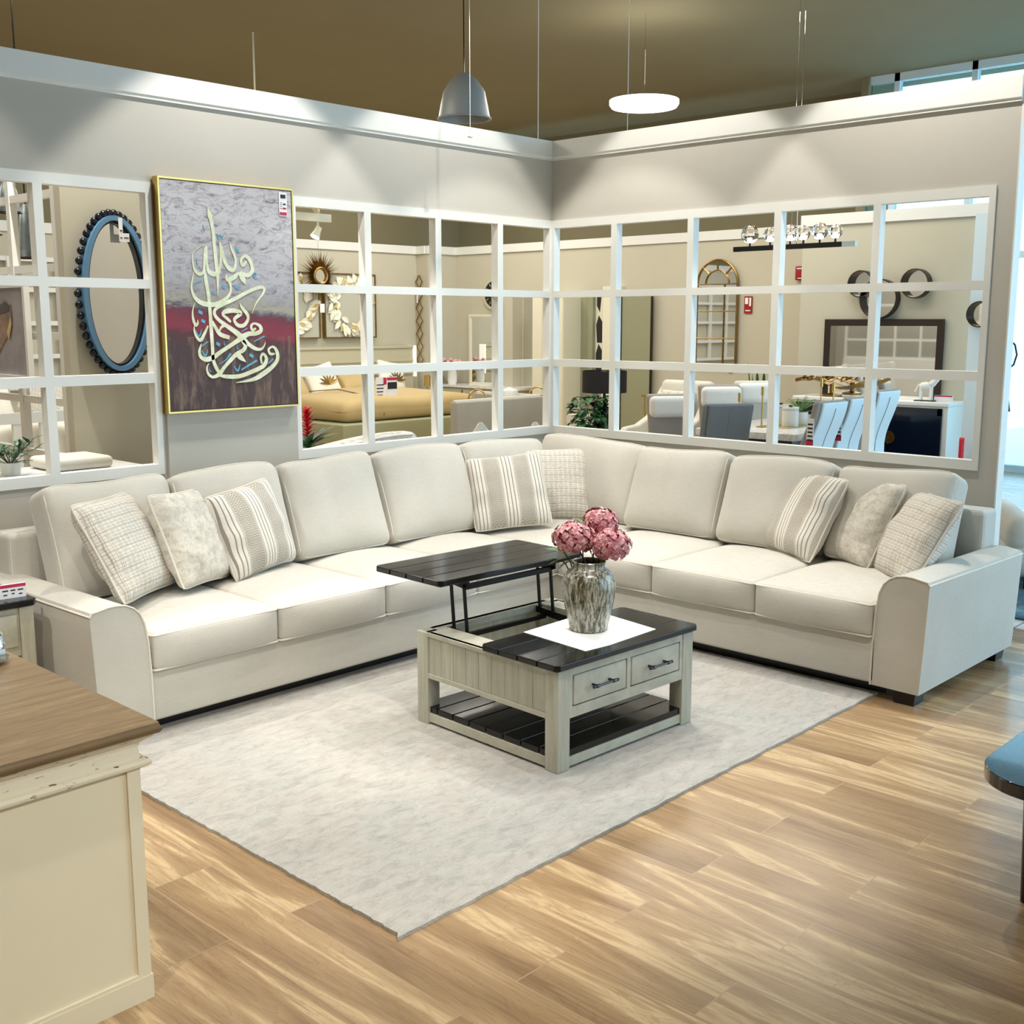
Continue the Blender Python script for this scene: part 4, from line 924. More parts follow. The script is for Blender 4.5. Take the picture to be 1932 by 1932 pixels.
RV=thing('rose_vase','white cylinder vase of pale pink roses on the far dresser','vase',(13.95,14.7,.76)); b=MB(); b.lathe([(.07,0),(.085,.06),(.085,.28),(.075,.28),(.07,.02)],20); obj('body',b,M['ceramic'],RV)
b=MB(); b2=MB(); rnd=random.Random(9)
for k in range(11):
    a=k*2.4; r=.05+.015*k; z=.36+rnd.uniform(0,.07); b.ball((r*math.cos(a),r*math.sin(a)*1.2,z),.038,10,6); b2.tube([(0,0,.1),(r*.6*math.cos(a),r*.6*math.sin(a),.28),(r*math.cos(a),r*math.sin(a),z)],.005)
    for q in range(2): b2.leaf((r*.8*math.cos(a),r*.8*math.sin(a),z-.07),(math.cos(a+q),math.sin(a+q),.2),(0,0,1),.10,.05,.2,3)
o=obj('roses',b,M['palepink'],RV); o['kind']='stuff'; obj('leaves',b2,M['dkgreen'],RV)
GD=thing('gold_figurine','gold seated figurine beside the rose vase','ornament',(13.9,14.98,.76)); b=MB(); b.ball((0,0,.08),.085,12,8); b.ball((0,0,.20),.06,12,8); b.ball((.01,.02,.29),.042,12,8); b.tube([(-.04,.05,.2),(-.09,.10,.09)],.02); b.tube([(-.03,-.05,.2),(-.08,-.1,.1)],.02); obj('figure',b,M['oldgold'],GD)
CK=thing('round_wall_clock','round black clock with pale rim on the far wall','clock',(14.34,14.02,2.32),R(-90))
b=MB(); b.M=Matrix.Rotation(R(90),4,'X'); b.lathe([(0,0),(.27,0),(.27,.03),(.225,.03),(.225,.02),(0,.02)],40); obj('rim',b,M['champ'],CK); b=MB(); b.M=Matrix.Rotation(R(90),4,'X'); b.lathe([(0,.021),(.22,.021),(.22,.026),(0,.026)],40); f_=obj('face',b,M['black'],CK)
b=MB()
for k in range(12): a=k*PI/6; b.tube([(math.cos(a)*.15,-.03,math.sin(a)*.15),(math.cos(a)*.20,-.03,math.sin(a)*.20)],.006)
b.tube([(0,-.03,0),(.08,-.03,.08)],.008); b.tube([(0,-.03,0),(-.05,-.03,.13)],.006); obj('hands',b,M['champ'],f_)
CO=MB(); CO.box(14.05,14.35,13.32,13.74,0,2.35); tag(obj('trim_7',CO,M['farwall'],smooth=0),kind='structure')
MM=thing('tall_panel_mirror','tall narrow mirror panel with dark edge in the far room near the wall corner','mirror',(14.33,13.1,.25),R(-90)); b=MB(); b.box(-.20,.21,-.03,-.01,0,2.02); obj('glass',b,M['mirror'],MM,smooth=0); b=MB(); b.box(-.22,-.20,-.04,0,-.02,2.04); b.box(.21,.23,-.04,0,-.02,2.04); b.box(-.2,.21,-.04,0,-.02,0); b.box(-.2,.21,-.04,0,2.02,2.04); obj('frame',b,M['champ'],MM,smooth=0)
ML=thing('dark_framed_print','small hanging price list beside the narrow mirror','price sign',(14.33,13.55,2.05),R(-90)); b=MB(); b.box(-.02,.03,-.33,-.325,-.12,.20); obj('card',b,M['tagwhite'],ML,smooth=0)
# tray with cup and gold rings on top of the grey footboard line
TB=thing('white_planter','white ceramic pot with lid behind the grey footboard','pot',(11.9,11.35,.0)); b=MB(); b.lathe([(.10,.0),(.10,.62),(.11,.63),(.13,.86),(.12,.88),(.001,.92)],20); obj('body',b,M['ceramic'],TB)
for k,(x,y) in enumerate(((11.35,11.45),(12.45,11.3))):
    t=thing('gold_ring_sculpture',('left gold ring sculpture behind the grey footboard','right gold ring sculpture behind the grey footboard')[k],'ornament',(x,y,0),R(-40),'gold ring sculptures'); b=MB(); b.tube([(math.cos(PI*q/20)*.12,0,.78+math.sin(PI*q/20)*.12) for q in range(21)],.012,8); b.box(-.14,.14,-.03,.03,.74,.78); b.box(-.02,.02,-.02,.02,.02,.74); b.box(-.12,.12,-.1,.1,0,.02); obj('ring',b,M['gold'],t)
# pendant lamps and other things in the room beyond the left lattice
def pendant(name,x,y,z,r,h,label,cone=False,top=4.95,mat='galv',grp='galvanised pendant lamps'):
    t=thing(name,label,'pendant lamp',(x,y,z),0,grp)
    pr=[(r*.98,0),(r*.9,h*.25),(r*.78,h*.6),(r*.5,h*.85),(r*.22,h),(r*.2,h)] if not cone else [(r,0),(r*.85,h*.15),(r*.6,h*.6),(r*.45,h*.85),(r*.2,h)]
    b=MB(); b.lathe([(q*.95,z_) for q,z_ in pr][::-1]+pr,28,caps=False); obj('shade',b,M[mat],t); 
    b=MB(); b.tube([(math.cos(2*PI*k/28)*r,math.sin(2*PI*k/28)*r,0) for k in range(28)],.008,6,closed=True); obj('rim',b,M['darkbronze'] if mat=='galv' else M[mat],t)
    b=MB(); b.tube([(0,0,h),(0,0,top-z)],.006); obj('cord',b,M['black'],t); b=MB(); b.ball((0,0,h*.35),.03,10,6); obj('bulb',b,M['ceramic'],t); return t
pendant('pendant_lamp',3.86,9.0,2.68,.088,.26,'bell-shaped galvanised pendant lamp highest at the far left')
pendant('pendant_lamp',4.12,9.3,2.36,.11,.42,'long conical galvanised pendant lamp right of the bell-shaped one',True)
pendant('pendant_lamp',3.64,8.9,2.50,.10,.30,'galvanised pendant lamp cut by the left edge of the picture',True)
# partition beyond with oval mirror
b=MB(); b.box(3.14,3.85,6.62,6.70,0,HT); struct('wall_alcove',b,M['farwall'],smooth=0)
b=MB()
for y in (6.70,7.32,7.94,8.56): b.box(3.14,3.19,y,y+.05,0,HT)
for z in (1.0,1.34,1.74,2.15,2.58): b.box(3.145,3.185,6.74,8.59,z,z+.045)
b.box(3.145,3.185,6.74,8.59,0.01,.3); b.box(3.145,3.185,6.74,8.59,2.95,HT-.01); tag(obj('window_5',b,M['white'],smooth=0),kind='structure')
OM=thing('oval_mirror','large oval mirror with blue rim and black beaded edge hanging beyond the left lattice','mirror',(3.425,6.61,2.015))
b=MB(); b.add([(0,-.035,0)]+[(math.cos(2*PI*k/60)*.19,-.035,math.sin(2*PI*k/60)*.435) for k in range(60)],[(0,(k+1)%60+1,k+1) for k in range(60)]); obj('glass',b,M['mirror'],OM,smooth=0)
def oval_ring(rx0,rz0,rx1,rz1,y0,y1):
    b=MB(); n=64; vs=[];fs=[]
    for k in range(n):
        a=2*PI*k/n; c,s=math.cos(a),math.sin(a); vs+=[(c*rx0,y0,s*rz0),(c*rx1,y0,s*rz1),(c*rx1,y1,s*rz1),(c*rx0,y1,s*rz0)]
    for k in range(n):
        for j in range(4): fs.append((k*4+j,k*4+(j+1)%4,((k+1)%n)*4+(j+1)%4,((k+1)%n)*4+j))
    return b.add(vs,fs)
obj('rim',oval_ring(.188,.433,.222,.462,-.085,0),M['bluerim'],OM,smooth=50)
obj('inner_rim',oval_ring(.172,.418,.189,.434,-.06,0),M['black'],OM,smooth=50)
for k in range(46):
    a=2*PI*k/46; b=MB(); b.ball((math.cos(a)*.238,-.045,math.sin(a)*.478),.0235,10,7); obj('bead',b,M['navybead'],OM)
b=MB(); b.box(.02,.045,-.092,-.09,.31,.45); b.box(.045,.085,-.092,-.09,.31,.36); tg=obj('price_tag',b,M['tagwhite'],OM,smooth=0)
for bx in ((.026,.040,.33,.335),(.026,.040,.37,.378),(.05,.08,.33,.336)): b=MB(); b.box(bx[0],bx[1],-.0935,-.092,bx[2],bx[3]); obj('print_line',b,M['ink'],tg,smooth=0)
# boat picture on that partition
BP=thing('boat_picture','white framed picture of an old wooden boat on grey sand at the far left','picture',(3.12,7.42,1.515),R(-90))
b=MB(); b.box(-.32,.32,-.02,0,0,.545); c_=obj('print',b,M['boatbg'],BP,smooth=0)
b=MB(); b.prism([(-.3,.14),(-.22,.30),(-.1,.42),(.02,.47),(.12,.44),(.13,.34),(.05,.25),(-.06,.17),(-.14,.10),(-.26,.05)],-.026,-.02,'y'); obj('boat_hull',b,M['boat'],c_,smooth=0)
b=MB(); b.prism([(-.15,.36),(-.03,.44),(.06,.462),(.11,.435),(.10,.40),(-.02,.385)],-.029,-.026,'y'); obj('boat_hollow',b,M['boatin'],c_,smooth=0)
b=MB(); b.prism([(.05,.27),(.115,.36),(.12,.31),(.07,.22)],-.029,-.026,'y'); obj('lit_plank',b,M['boatlit'],c_,smooth=0)
b=MB(); b.box(-.35,-.32,-.035,0,-.03,.575); b.box(.32,.35,-.035,0,-.03,.575); b.box(-.32,.32,-.035,0,-.03,0); b.box(-.32,.32,-.035,0,.545,.575); obj('frame',b,M['white'],BP,smooth=0)
# white slatted bed beyond
WB=thing('white_slat_bed','white slatted bed with heaped cream bedding beyond the left lattice','bed',(4.9,11.4,0))
for y in (-1.0,1.0):
    b=MB(); zt=1.05 if y<0 else 1.25
    for x in (-1.0,1.0): b.box(x-.05,x+.05,y-.05,y+.05,0,zt)
    b.box(-.95,.95,y-.025,y+.025,zt-.12,zt-.02); b.box(-.95,.95,y-.025,y+.025,.35,.55)
    for k in range(7): b.box(-.80+.25*k,-.72+.25*k,y-.02,y+.02,.55,zt-.12)
    obj('end_rails',b,M['white'],WB,smooth=0)
b=MB(); 
for x in (-1.0,1.0): b.box(x-.03,x+.03,-1,1,.3,.55)
obj('side_rail',b,M['cream'],WB,smooth=0)
b=MB(); b.rbox(1.9,1.9,.42,.12,10,fn=lambda x,y,z:(x,y,z+(.06*math.sin(5*x)*math.cos(4*y) if z>0 else 0)),c=(0,0,.68)); obj('bedding',b,M['linen'],WB)
bed_pillow('checked_bed_cushion',M['checked'],(5.3,11.9,1.05),(.45,.42,.14),(R(-20),R(25),0),'grey checked cushion on the white slatted bed',grp='cushions on the white bed')
bed_pillow('white_bed_cushion',M['linen'],(4.7,11.95,1.05),(.6,.42,.16),(R(-25),0,0),'plain cream pillow on the white slatted bed',grp='cushions on the white bed')
SH=thing('white_shelf_table','low white table with bedding folded on it behind the left lattice','table',(2.75,6.35,0)); b=MB(); b.rbox(1.2,.45,.05,.01,2,c=(0,0,.99)); obj('top',b,M['white'],SH)
for sx in (-1,1):
    for sy in (-1,1): b=MB(); b.box(sx*.56-.02,sx*.56+.02,sy*.19-.02,sy*.19+.02,0,.966); obj('leg',b,M['white'],SH,smooth=0)
b=MB(); b.rbox(.36,.34,.07,.03,6,c=(2.98,6.35,1.052)); tag(obj('folded_throw',b,M['linen']),'folded cream throw on the white table behind the left lattice','blanket')
PL=thing('potted_green_plant','leafy green potted plant at the far left, behind the lattice','plant',(2.60,6.28,1.016)); b=MB(); b.lathe([(.05,0),(.06,.07),(.055,.07),(.045,.01)],16); obj('pot',b,M['ceramic'],PL)
b=MB(); b2=MB(); rnd=random.Random(8)
for k in range(22):
    a=k*2.4; e=rnd.uniform(.3,1.5); d=Vector((math.cos(a),math.sin(a),e)).normalized(); L=rnd.uniform(.10,.20); b2.tube([(0,0,.05),tuple(d*L*.5+Vector((0,0,.06))),tuple(d*L+Vector((0,0,.05)))],.002,5)
    for q in range(4):
        aa=rnd.uniform(0,6.3); b.leaf(tuple(d*L*(.5+.16*q)+Vector((0,0,.05))),(math.cos(aa)+d.x,math.sin(aa)+d.y,d.z),(0,0,1),rnd.uniform(.045,.07),.018,.2,4)
obj('leaves',b,M['dkgreen'],PL); obj('stems',b2,M['stem'],PL)
# track light
TK=thing('ceiling_track_light','cream crossed ceiling track with a lit spotlight beyond the middle lattice','track light',(8.3,11.0,2.9))
b=MB(); b.box(-1.6,.18,-.03,.03,.10,.19); b.M=Matrix.Rotation(R(50),4,'Z'); b.box(-1.2,-.05,-.03,.03,.19,.29); b.M=None; b.tube([(-.8,0,.15),(-.8,0,2.05)],.01); obj('track',b,M['ivory'],TK,smooth=0)
b=MB(); b.tube([(0,0,.1),(0,0,.03)],.015); b.M=Matrix.Translation((0,0,0))@Matrix.Rotation(R(30),4,'Y'); b.lathe([(.035,.04),(.04,-.02),(.06,-.09),(.055,-.09),(.001,-.03)],20); b.M=None; h_=obj('spot_head',b,M['ivory'],TK)
b=MB(); b.M=Matrix.Rotation(R(30),4,'Y'); b.lathe([(0,-.084),(.054,-.084),(.054,-.088),(0,-.088)],20); obj('lamp',b,M['bulb'],h_)
# ------------------------------------------------------------------ seen through the right lattice (items on walls facing the room: local x runs to the viewer's right)
def B(name,label,cat,x,y,z,g=None): return thing(name,label,cat,(x,y,z),R(-90),g)
WD=B('white_panel_wardrobe','tall cream panelled wardrobe at the far left of the right lattice','wardrobe',14.085,12.33,0); b=MB(); b.box(-.33,.34,-.25,.25,0,2.25); obj('carcass',b,M['ivory'],WD,smooth=0)
for x0,x1 in ((-.32,-.115),(-.11,.33)): b=MB(); b.box(x0,x1,-.27,-.25,.02,2.23); obj('door',b,M['ivory'],WD,smooth=0)
OP=B('room_divider','narrow olive grey display board beside the cream wardrobe','divider',14.3,11.9,0); b=MB(); b.box(-.10,.10,-.05,.04,0,2.3); b.box(.10,.2,-.10,.04,0,2.3); obj('board',b,M['olive'],OP,smooth=0)
AP=B('abstract_strip_picture','narrow black and white abstract picture above the black drum lamp','picture',14.3,11.63,.9); b=MB(); b.box(-.09,.08,-.03,0,0,1.4); c_=obj('canvas',b,M['ivory'],AP,smooth=0)
b=MB(); b.prism([(-.06,.1),(.06,.05),(.07,.5),(0,.6),(-.05,.45)],-.034,-.03,'y'); b.prism([(-.03,.62),(.07,.62),(.07,.95),(.0,1.05),(-.05,.9)],-.034,-.03,'y'); b.prism([(-.04,1.2),(.02,1.1),(.05,1.36),(-.04,1.38)],-.034,-.03,'y'); obj('black_shapes',b,M['ink'],c_,smooth=0)
b=MB(); b.box(-.12,-.09,-.04,0,-.03,1.43); b.box(.08,.11,-.04,0,-.03,1.43); obj('frame',b,M['oldgold'],AP,smooth=0)
b=MB(); b.box(14.2,14.35,11.18,11.50,0,2.4); tag(obj('trim_8',b,M['ivory'],smooth=0),kind='structure')
OL=B('olive_tall_mirror_panel','tall olive green tinted panel left of the pale armchair','panel',14.28,10.87,.1); b=MB(); b.box(-.28,.28,-.03,0,0,2.2); obj('panel',b,M['olive'],OL,smooth=0); b=MB(); b.box(.28,.30,-.04,0,-.02,2.22); b.box(-.30,-.28,-.04,0,-.02,2.22); obj('edge',b,M['darkbronze'],OL,smooth=0)
DL=thing('black_drum_lamp','table lamp with big black drum shade and glossy dark base amid ivy','lamp',(12.0,9.67,.36)); b=MB(); b.lathe([(.30,.55),(.30,.84),(.295,.84),(.295,.55)],40,caps=False); obj('shade',b,M['blackdrum'],DL); b=MB(); b.lathe([(.292,.56),(.292,.835)],40,caps=False); obj('shade_lining',b,M['chrome'],DL)
b=MB(); b.lathe([(.08,0),(.10,.02),(.15,.14),(.13,.25),(.05,.36),(.02,.42),(.02,.62)],28); obj('base',b,M['navy'],DL); b=MB(); b.ball((0,0,.68),.05,10,8); obj('bulb',b,M['ceramic'],DL)
IV=thing('ivy_plant','dark green ivy in front of the black drum lamp','plant',(11.75,9.72,.36)); b=MB(); rnd=random.Random(4); b2=MB(); b2.lathe([(.06,0),(.08,.12),(.075,.12)],16); obj('pot',b2,M['navy'],IV)
for k in range(230):
    a=rnd.uniform(0,6.3); r=rnd.uniform(.05,.25); z=rnd.uniform(-.02,.50); b.leaf((r*math.cos(a),r*math.sin(a),z),(math.cos(a),math.sin(a),rnd.uniform(-.8,.6)),(0,0,1),rnd.uniform(.08,.12),.10,.3,4)
for k in range(7): a=k*.9; b.tube([(0,0,.1),(.12*math.cos(a),.12*math.sin(a),.35),(.25*math.cos(a),.25*math.sin(a),.05+.05*k)],.004,5)
obj('foliage',b,M['dkgreen'],IV)
CS=thing('black_console_table','low console table under the black drum lamp','table',(11.95,9.7,0)); b=MB(); b.box(-.35,.35,-.5,.5,.32,.359); obj('top',b,M['marble'],CS,smooth=0)
for sx in (-1,1):
    for sy in (-1,1): b=MB(); b.box(sx*.3-.02,sx*.3+.02,sy*.45-.02,sy*.45+.02,0,.32); obj('leg',b,M['black'],CS,smooth=0)
b=MB()
for k in range(12): b.box(12.95,12.97,9.15+.05*k,9.165+.05*k,.2,.82)
b.box(12.945,12.975,9.12,9.76,.80,.83); b.box(12.945,12.975,9.12,9.76,.18,.21); tag(obj('gold_slat_screen',b,M['gold'],smooth=0),'low gold slatted screen behind the black drum lamp','screen')
BK=thing('console_books','small stack of books and frame on the far left table','books',(12.4,10.35,0)); b=MB(); b.box(-.15,.15,-.2,.2,0,.55); obj('block',b,M['ivory'],BK,smooth=0)
# pale armchair
AC=thing('pale_armchair','pale sage armchair with sloping arms behind the right lattice','armchair',(11.5,8.28,0),R(-92))
b=MB(); b.rbox(.62,.66,.40,.06,6,c=(0,-.02,.24)); obj('seat',b,M['lightfab'],AC)
b=MB(); b.M=Matrix.Translation((0,.36,.70))@Matrix.Rotation(R(-12),4,'X'); b.rbox(.78,.16,.86,.07,8); b.M=None; obj('backrest',b,M['lightfab'],AC)
for s in (-1,1):
    b=MB(); P=[(-.42,0.02),(-.42,.50),(-.36,.56),(-.12,.58),(.12,.68),(.30,.92),(.42,1.05),(.46,.9),(.44,.02)]; b.prism(P,s*.37-.055,s*.37+.055,'x'); o=obj('arm',b,M['lightfab'],AC,smooth=0); m=o.modifiers.new('r','BEVEL'); m.width=.03; m.segments=3
bed_pillow('paisley_cushion',M['paisley'],(11.70,8.27,.80),(.52,.42,.15),(R(-14),0,R(-92)),'paisley patterned cushion on the pale sage armchair',grp='cushion on the armchair')
# arched mirror
AM=B('arched_window_mirror','tall arched gold window-pane mirror on the far wall','mirror',14.33,9.44,1.22); w=.345; H1=1.17
def arch(rx,z0,zc,n=20): return [(-rx,z0),(rx,z0)]+[(rx*math.cos(PI*k/n),zc+rx*math.sin(PI*k/n)) for k in range(n+1)]
b=MB(); b.prism(arch(w,0,H1)[0:2]+[(w*math.cos(PI*k/20),H1+w*math.sin(PI*k/20)) for k in range(21)],-.03,-.02,'y'); obj('glass',b,M['mirror'],AM,smooth=0)
b=MB(); L=[(-w,-.03,H1),(-w,-.03,0),(w,-.03,0),(w,-.03,H1)]+[(w*math.cos(PI*k/20),-.03,H1+w*math.sin(PI*k/20)) for k in range(1,20)]; b.tube(L,.018,6,closed=True)
g=MB(); g.tube([(.13,-.04,0),(.13,-.04,H1)],.009)
for z in (.39,.78): g.tube([(-w,-.04,z),(w,-.04,z)],.009)
g.tube([(-w,-.04,H1),(w,-.04,H1)],.009)
g.tube([(.2*math.cos(PI*k/16),-.04,H1+.2*math.sin(PI*k/16)) for k in range(17)],.009)
for a in (45,90,135): g.tube([(.2*math.cos(R(a)),-.04,H1+.2*math.sin(R(a))),(w*math.cos(R(a)),-.04,H1+w*math.sin(R(a)))],.009)
obj('frame',b,M['oldgold'],AM); obj('glazing_bars',g,M['oldgold'],AM)
# wall fittings
SW=B('wall_socket','small white wall socket with printed card under the arched mirror','socket',14.34,9.2,1.2); b=MB(); b.box(-.03,.04,-.012,0,-.08,.08); obj('plate',b,M['tagwhite'],SW,smooth=0); b=MB(); b.box(-.02,.02,-.014,-.012,-.06,-.02); obj('mark',b,M['tagred'],SW,smooth=0)
FS=B('fire_instruction_sign','small red and white fire instruction sign on the far wall','sign',14.34,8.93,1.97); b=MB(); b.box(-.065,.065,-.01,0,0,.24); s_=obj('plate',b,M['alarmred'],FS,smooth=0); b=MB(); b.box(-.05,.0,-.013,-.01,.13,.22); b.box(.02,.05,-.013,-.01,.10,.22); b.box(-.04,.04,-.013,-.01,.03,.045); obj('white_marks',b,M['tagwhite'],s_,smooth=0)
FA=B('fire_alarm','red fire alarm sounder box high on the far wall','alarm',14.34,8.09,2.42); b=MB(); b.rbox(.17,.05,.19,.015,2,c=(0,-.025,.09)); s_=obj('box',b,M['alarmred'],FA); b=MB(); b.box(-.055,.05,-.053,-.05,.145,.158); b.box(-.04,.04,-.053,-.05,.015,.025); obj('white_print',b,M['tagwhite'],s_,smooth=0)
# linear chandelier
LC=thing('linear_glass_chandelier','long black bar chandelier carrying six clear glass globes','chandelier',(10.5,6.045,2.575)); 
b=MB(); b.box(-.02,.02,-.55,.69,0,.05); obj('bar',b,M['black'],LC,smooth=0); b=MB(); b.box(-.021,.021,-.69,-.55,0,.05); o=obj('bar_end',b,M['day'],LC,smooth=0); o['label']='pale end of the bar'
for k,(y,r) in enumerate(((.50,.095),(.26,.075),(.03,.085),(-.12,.075),(-.30,.085),(-.47,.07))):
    b=MB(); b.lathe([(.011,.05),(.011,.095)],10,(0,y,0)); so=obj('socket',b,M['black'],LC); b=MB(); b.ball((0,y,.12),.024,10,6); obj('bulb',b,M['bulb'],so)
    b=MB(); b.ball((0,y,.09+r*.85),r,9,6); obj('glass_globe',b,M['glass'],LC,smooth=0)
b=MB(); b.tube([(0,.02,.05),(0,.02,2.38)],.003); b.tube([(0,-.04,.05),(0,-.04,2.38)],.003); obj('hanging_wire',b,M['chrome'],LC)
# dark framed mirror and round mirrors on the near end wall
DMm=B('dark_framed_mirror','large dark-framed rectangular mirror above the white-topped sideboard','mirror',13.09,6.27,.88); b=MB(); b.box(-.68,.68,-.03,-.015,.06,.92); obj('glass',b,M['mirror'],DMm,smooth=0)
b=MB(); b.box(-.75,-.68,-.045,0,0,1.0); b.box(.68,.75,-.045,0,0,1.0); b.box(-.68,.68,-.045,0,0,.06); b.box(-.68,.68,-.045,0,.92,1.0); obj('frame',b,M['darkwood'],DMm,smooth=0)
def round_mirror(x,y,z,r,label,rz=R(-90)):
    t=thing('round_mirror',label,'mirror',(x,y,z),rz,'round dark mirrors on the end wall')
    b=MB(); b.M=Matrix.Rotation(R(90),4,'X'); b.lathe([(r-.012,0),(r,0),(r,.11),(r-.012,.11),(r-.012,.02)],40,caps=False); obj('rim',b,M['darkbronze'],t)
    b=MB(); b.M=Matrix.Rotation(R(90),4,'X'); b.lathe([(0,.015),(r-.012,.015),(r-.012,.02),(0,.02)],40); obj('glass',b,M['mirror'],t)
round_mirror(13.095,6.55,2.30,.16,'small round dark mirror upper left above the framed mirror')
round_mirror(13.095,6.31,2.12,.235,'large round dark mirror between the two small ones')
round_mirror(13.095,5.87,2.29,.17,'small round dark mirror at the right of the group')
round_mirror(12.598,4.90,1.93,.14,'dark round mirror at the right end, on the pale strip')
b=MB(); b.box(12.60,12.66,4.72,5.05,0,3.0); tag(obj('trim_9',b,M['day'],smooth=0),kind='structure')  # pale blue colour stands in for daylit glass past the far wall
# sideboard
SD=B('black_door_sideboard','white-topped sideboard with glossy navy black doors and round gold handle','sideboard',12.85,6.2,0); b=MB(); b.box(-.95,.95,-.22,.22,0,.90); obj('carcass',b,M['ceramic'],SD,smooth=0); b=MB(); b.rbox(1.96,.48,.05,.01,2,c=(0,0,.925)); obj('top',b,M['ceramic'],SD)
b=MB(); b.box(.95,.97,-.22,.22,.05,.90); obj('side_panel',b,M['ceramic'],SD,smooth=0)
for k,(x0,x1) in enumerate(((-.93,-.33),(-.32,.30),(.31,.91))):
    b=MB(); b.box(x0,x1,-.24,-.22,.08,.88); b.box(x0,x0+.05,-.248,-.24,.08,.88); b.box(x1-.05,x1,-.248,-.24,.08,.88); b.box(x0,x1,-.248,-.24,.80,.88); d=obj('door',b,M['navy'],SD,smooth=0)
    if k==1:
        b=MB(); b.M=Matrix.Translation((x1,-.25,.52))@Matrix.Rotation(R(90),4,'X'); b.lathe([(0,0),(.075,0),(.075,.01),(0,.01)],28); obj('gold_handle',b,M['oldgold'],d)
HS=thing('horse_sculpture','small white horse sculpture on the sideboard','sculpture',(12.75,5.55,.951),R(-80))
b=MB(); b.ball((0,0,.17),.05,12,8,(1.7,.8,1)); b.tube([(.06,0,.19),(.12,0,.26),(.14,0,.31)],.03,8,rs=[.04,.032,.026]); b.tube([(.13,0,.31),(.20,0,.26)],.02,8,rs=[.026,.014]); b.tube([(-.08,0,.19),(-.12,0,.10)],.012)
for x in (-.055,.055):
    for y in (-.025,.025): b.tube([(x,y,.15),(x+.005,y,.01)],.012,6)
obj('horse',b,M['ceramic'],HS); b=MB(); b.rbox(.24,.1,.012,.004,1,c=(0,0,.006)); obj('base',b,M['darkwood'],HS)
PC=thing('small_price_stand','small magenta-topped price card on the right end of the sideboard','price sign',(12.8,5.36,.951),R(-80)); b=MB(); b.box(-.10,.10,-.02,.02,0,.07); s_=obj('card',b,M['tagwhite'],PC,smooth=0); b=MB(); b.box(-.10,.10,-.022,-.02,.055,.07); obj('band',b,M['tagred'],s_,smooth=0)
SN=thing('bronze_leaf_sculpture','long wavy bronze leaf bowl with twisted wire rings on the sideboard','sculpture',(12.8,6.75,.951),R(-90))
b=MB(); n=16; vs=[];fs=[]
for i in range(n+1):
    t=i/n; x=-.5+1.0*t; w=.13*math.sin(PI*min(1,max(.02,t)))+.01; z=.17+.05*math.sin(t*7)-.10*math.sin(PI*t)*.3
    vs+=[(x,-w,z+.03),(x,0,z),(x,w,z+.03),(x,0,z-.012)]
for i in range(n):
    a=i*4; fs+=[(a,a+4,a+5,a+1),(a+1,a+5,a+6,a+2),(a,a+3,a+7,a+4),(a+3,a+2,a+6,a+7)]
b.add(vs,fs); obj('leaf_bowl',b,M['oldgold'],SN)
b=MB()
for cx in (-.3,-.02,.22): 
    for q in range(3): b.tube([(cx+.09*math.cos(2*PI*k/24),.05*math.sin(2*PI*k/24+q),0.26+.075*math.sin(2*PI*k/24+q*1.1)) for k in range(24)],.008,6,closed=True)
obj('wire_rings',b,M['oldgold'],SN)
b=MB(); b.lathe([(.12,0),(.12,.02),(.03,.04),(.03,.15)],16); obj('stand',b,M['oldgold'],SN)
# dining table and what stands on it
DN=thing('marble_dining_table','dining table with thick white marble top on a black base','dining table',(11.1,6.25,0),R(4))
b=MB(); b.rbox(2.4,1.12,.07,.006,1,c=(0,0,.725)); obj('top',b,M['marble'],DN); b=MB(); b.box(-1.05,1.05,-.45,.45,.60,.688); b.box(-.9,-.5,-.3,.3,0,.6); b.box(.5,.9,-.3,.3,0,.6); obj('base',b,M['black'],DN,smooth=0)
def candle(x,y,h,label):
    t=thing('gold_candlestick',label,'candlestick',(x,y,.761),0,'slim gold candlesticks on the dining table'); b=MB(); b.lathe([(.06,0),(.06,.008),(.012,.016),(.008,.03),(.008,h-.10),(.016,h-.09),(.016,h),(.001,h)],16); obj('stick',b,M['gold'],t)
candle(10.2,6.42,.36,'short gold candlestick nearest the grey chair')
candle(10.42,6.28,.42,'tall gold candlestick second from the left on the marble table')
candle(11.05,5.95,.50,'tall gold candlestick right of the fern, leftmost of that pair')
candle(11.32,5.95,.44,'gold candlestick farthest right on the marble table, behind the pale blue chairs')
for k,(x,y,r,h) in enumerate(((10.75,6.25,.085,.21),(10.62,6.06,.085,.20))):
    t=thing('white_canister',('white canister farther back on the gold tray','white canister at the front of the gold tray')[k],'canister',(x,y,.771),0,'white canisters on the table'); b=MB(); b.lathe([(r,0),(r,h),(.001,h)],24); obj('body',b,M['ceramic'],t); b=MB(); b.lathe([(r*1.01,h-.03),(r*1.01,h-.026),(r,h-.026)],24,caps=False); b.lathe([(.02,h),(.02,h+.015),(.001,h+.02)],10); obj('lid',b,M['darkbronze'],t)
b=MB(); b.rbox(.55,.35,.008,.003,1,c=(10.72,6.15,.766)); tag(obj('gold_tray',b,M['gold']),'flat gold tray under the white canisters','tray')
FN=thing('potted_fern','feathery green fern in a white pot on the marble table','plant',(10.93,6.13,.761)); b=MB(); b.lathe([(.07,0),(.095,.06),(.09,.14),(.08,.14),(.06,.02)],20); obj('pot',b,M['ceramic'],FN)
b=MB(); rnd=random.Random(6)
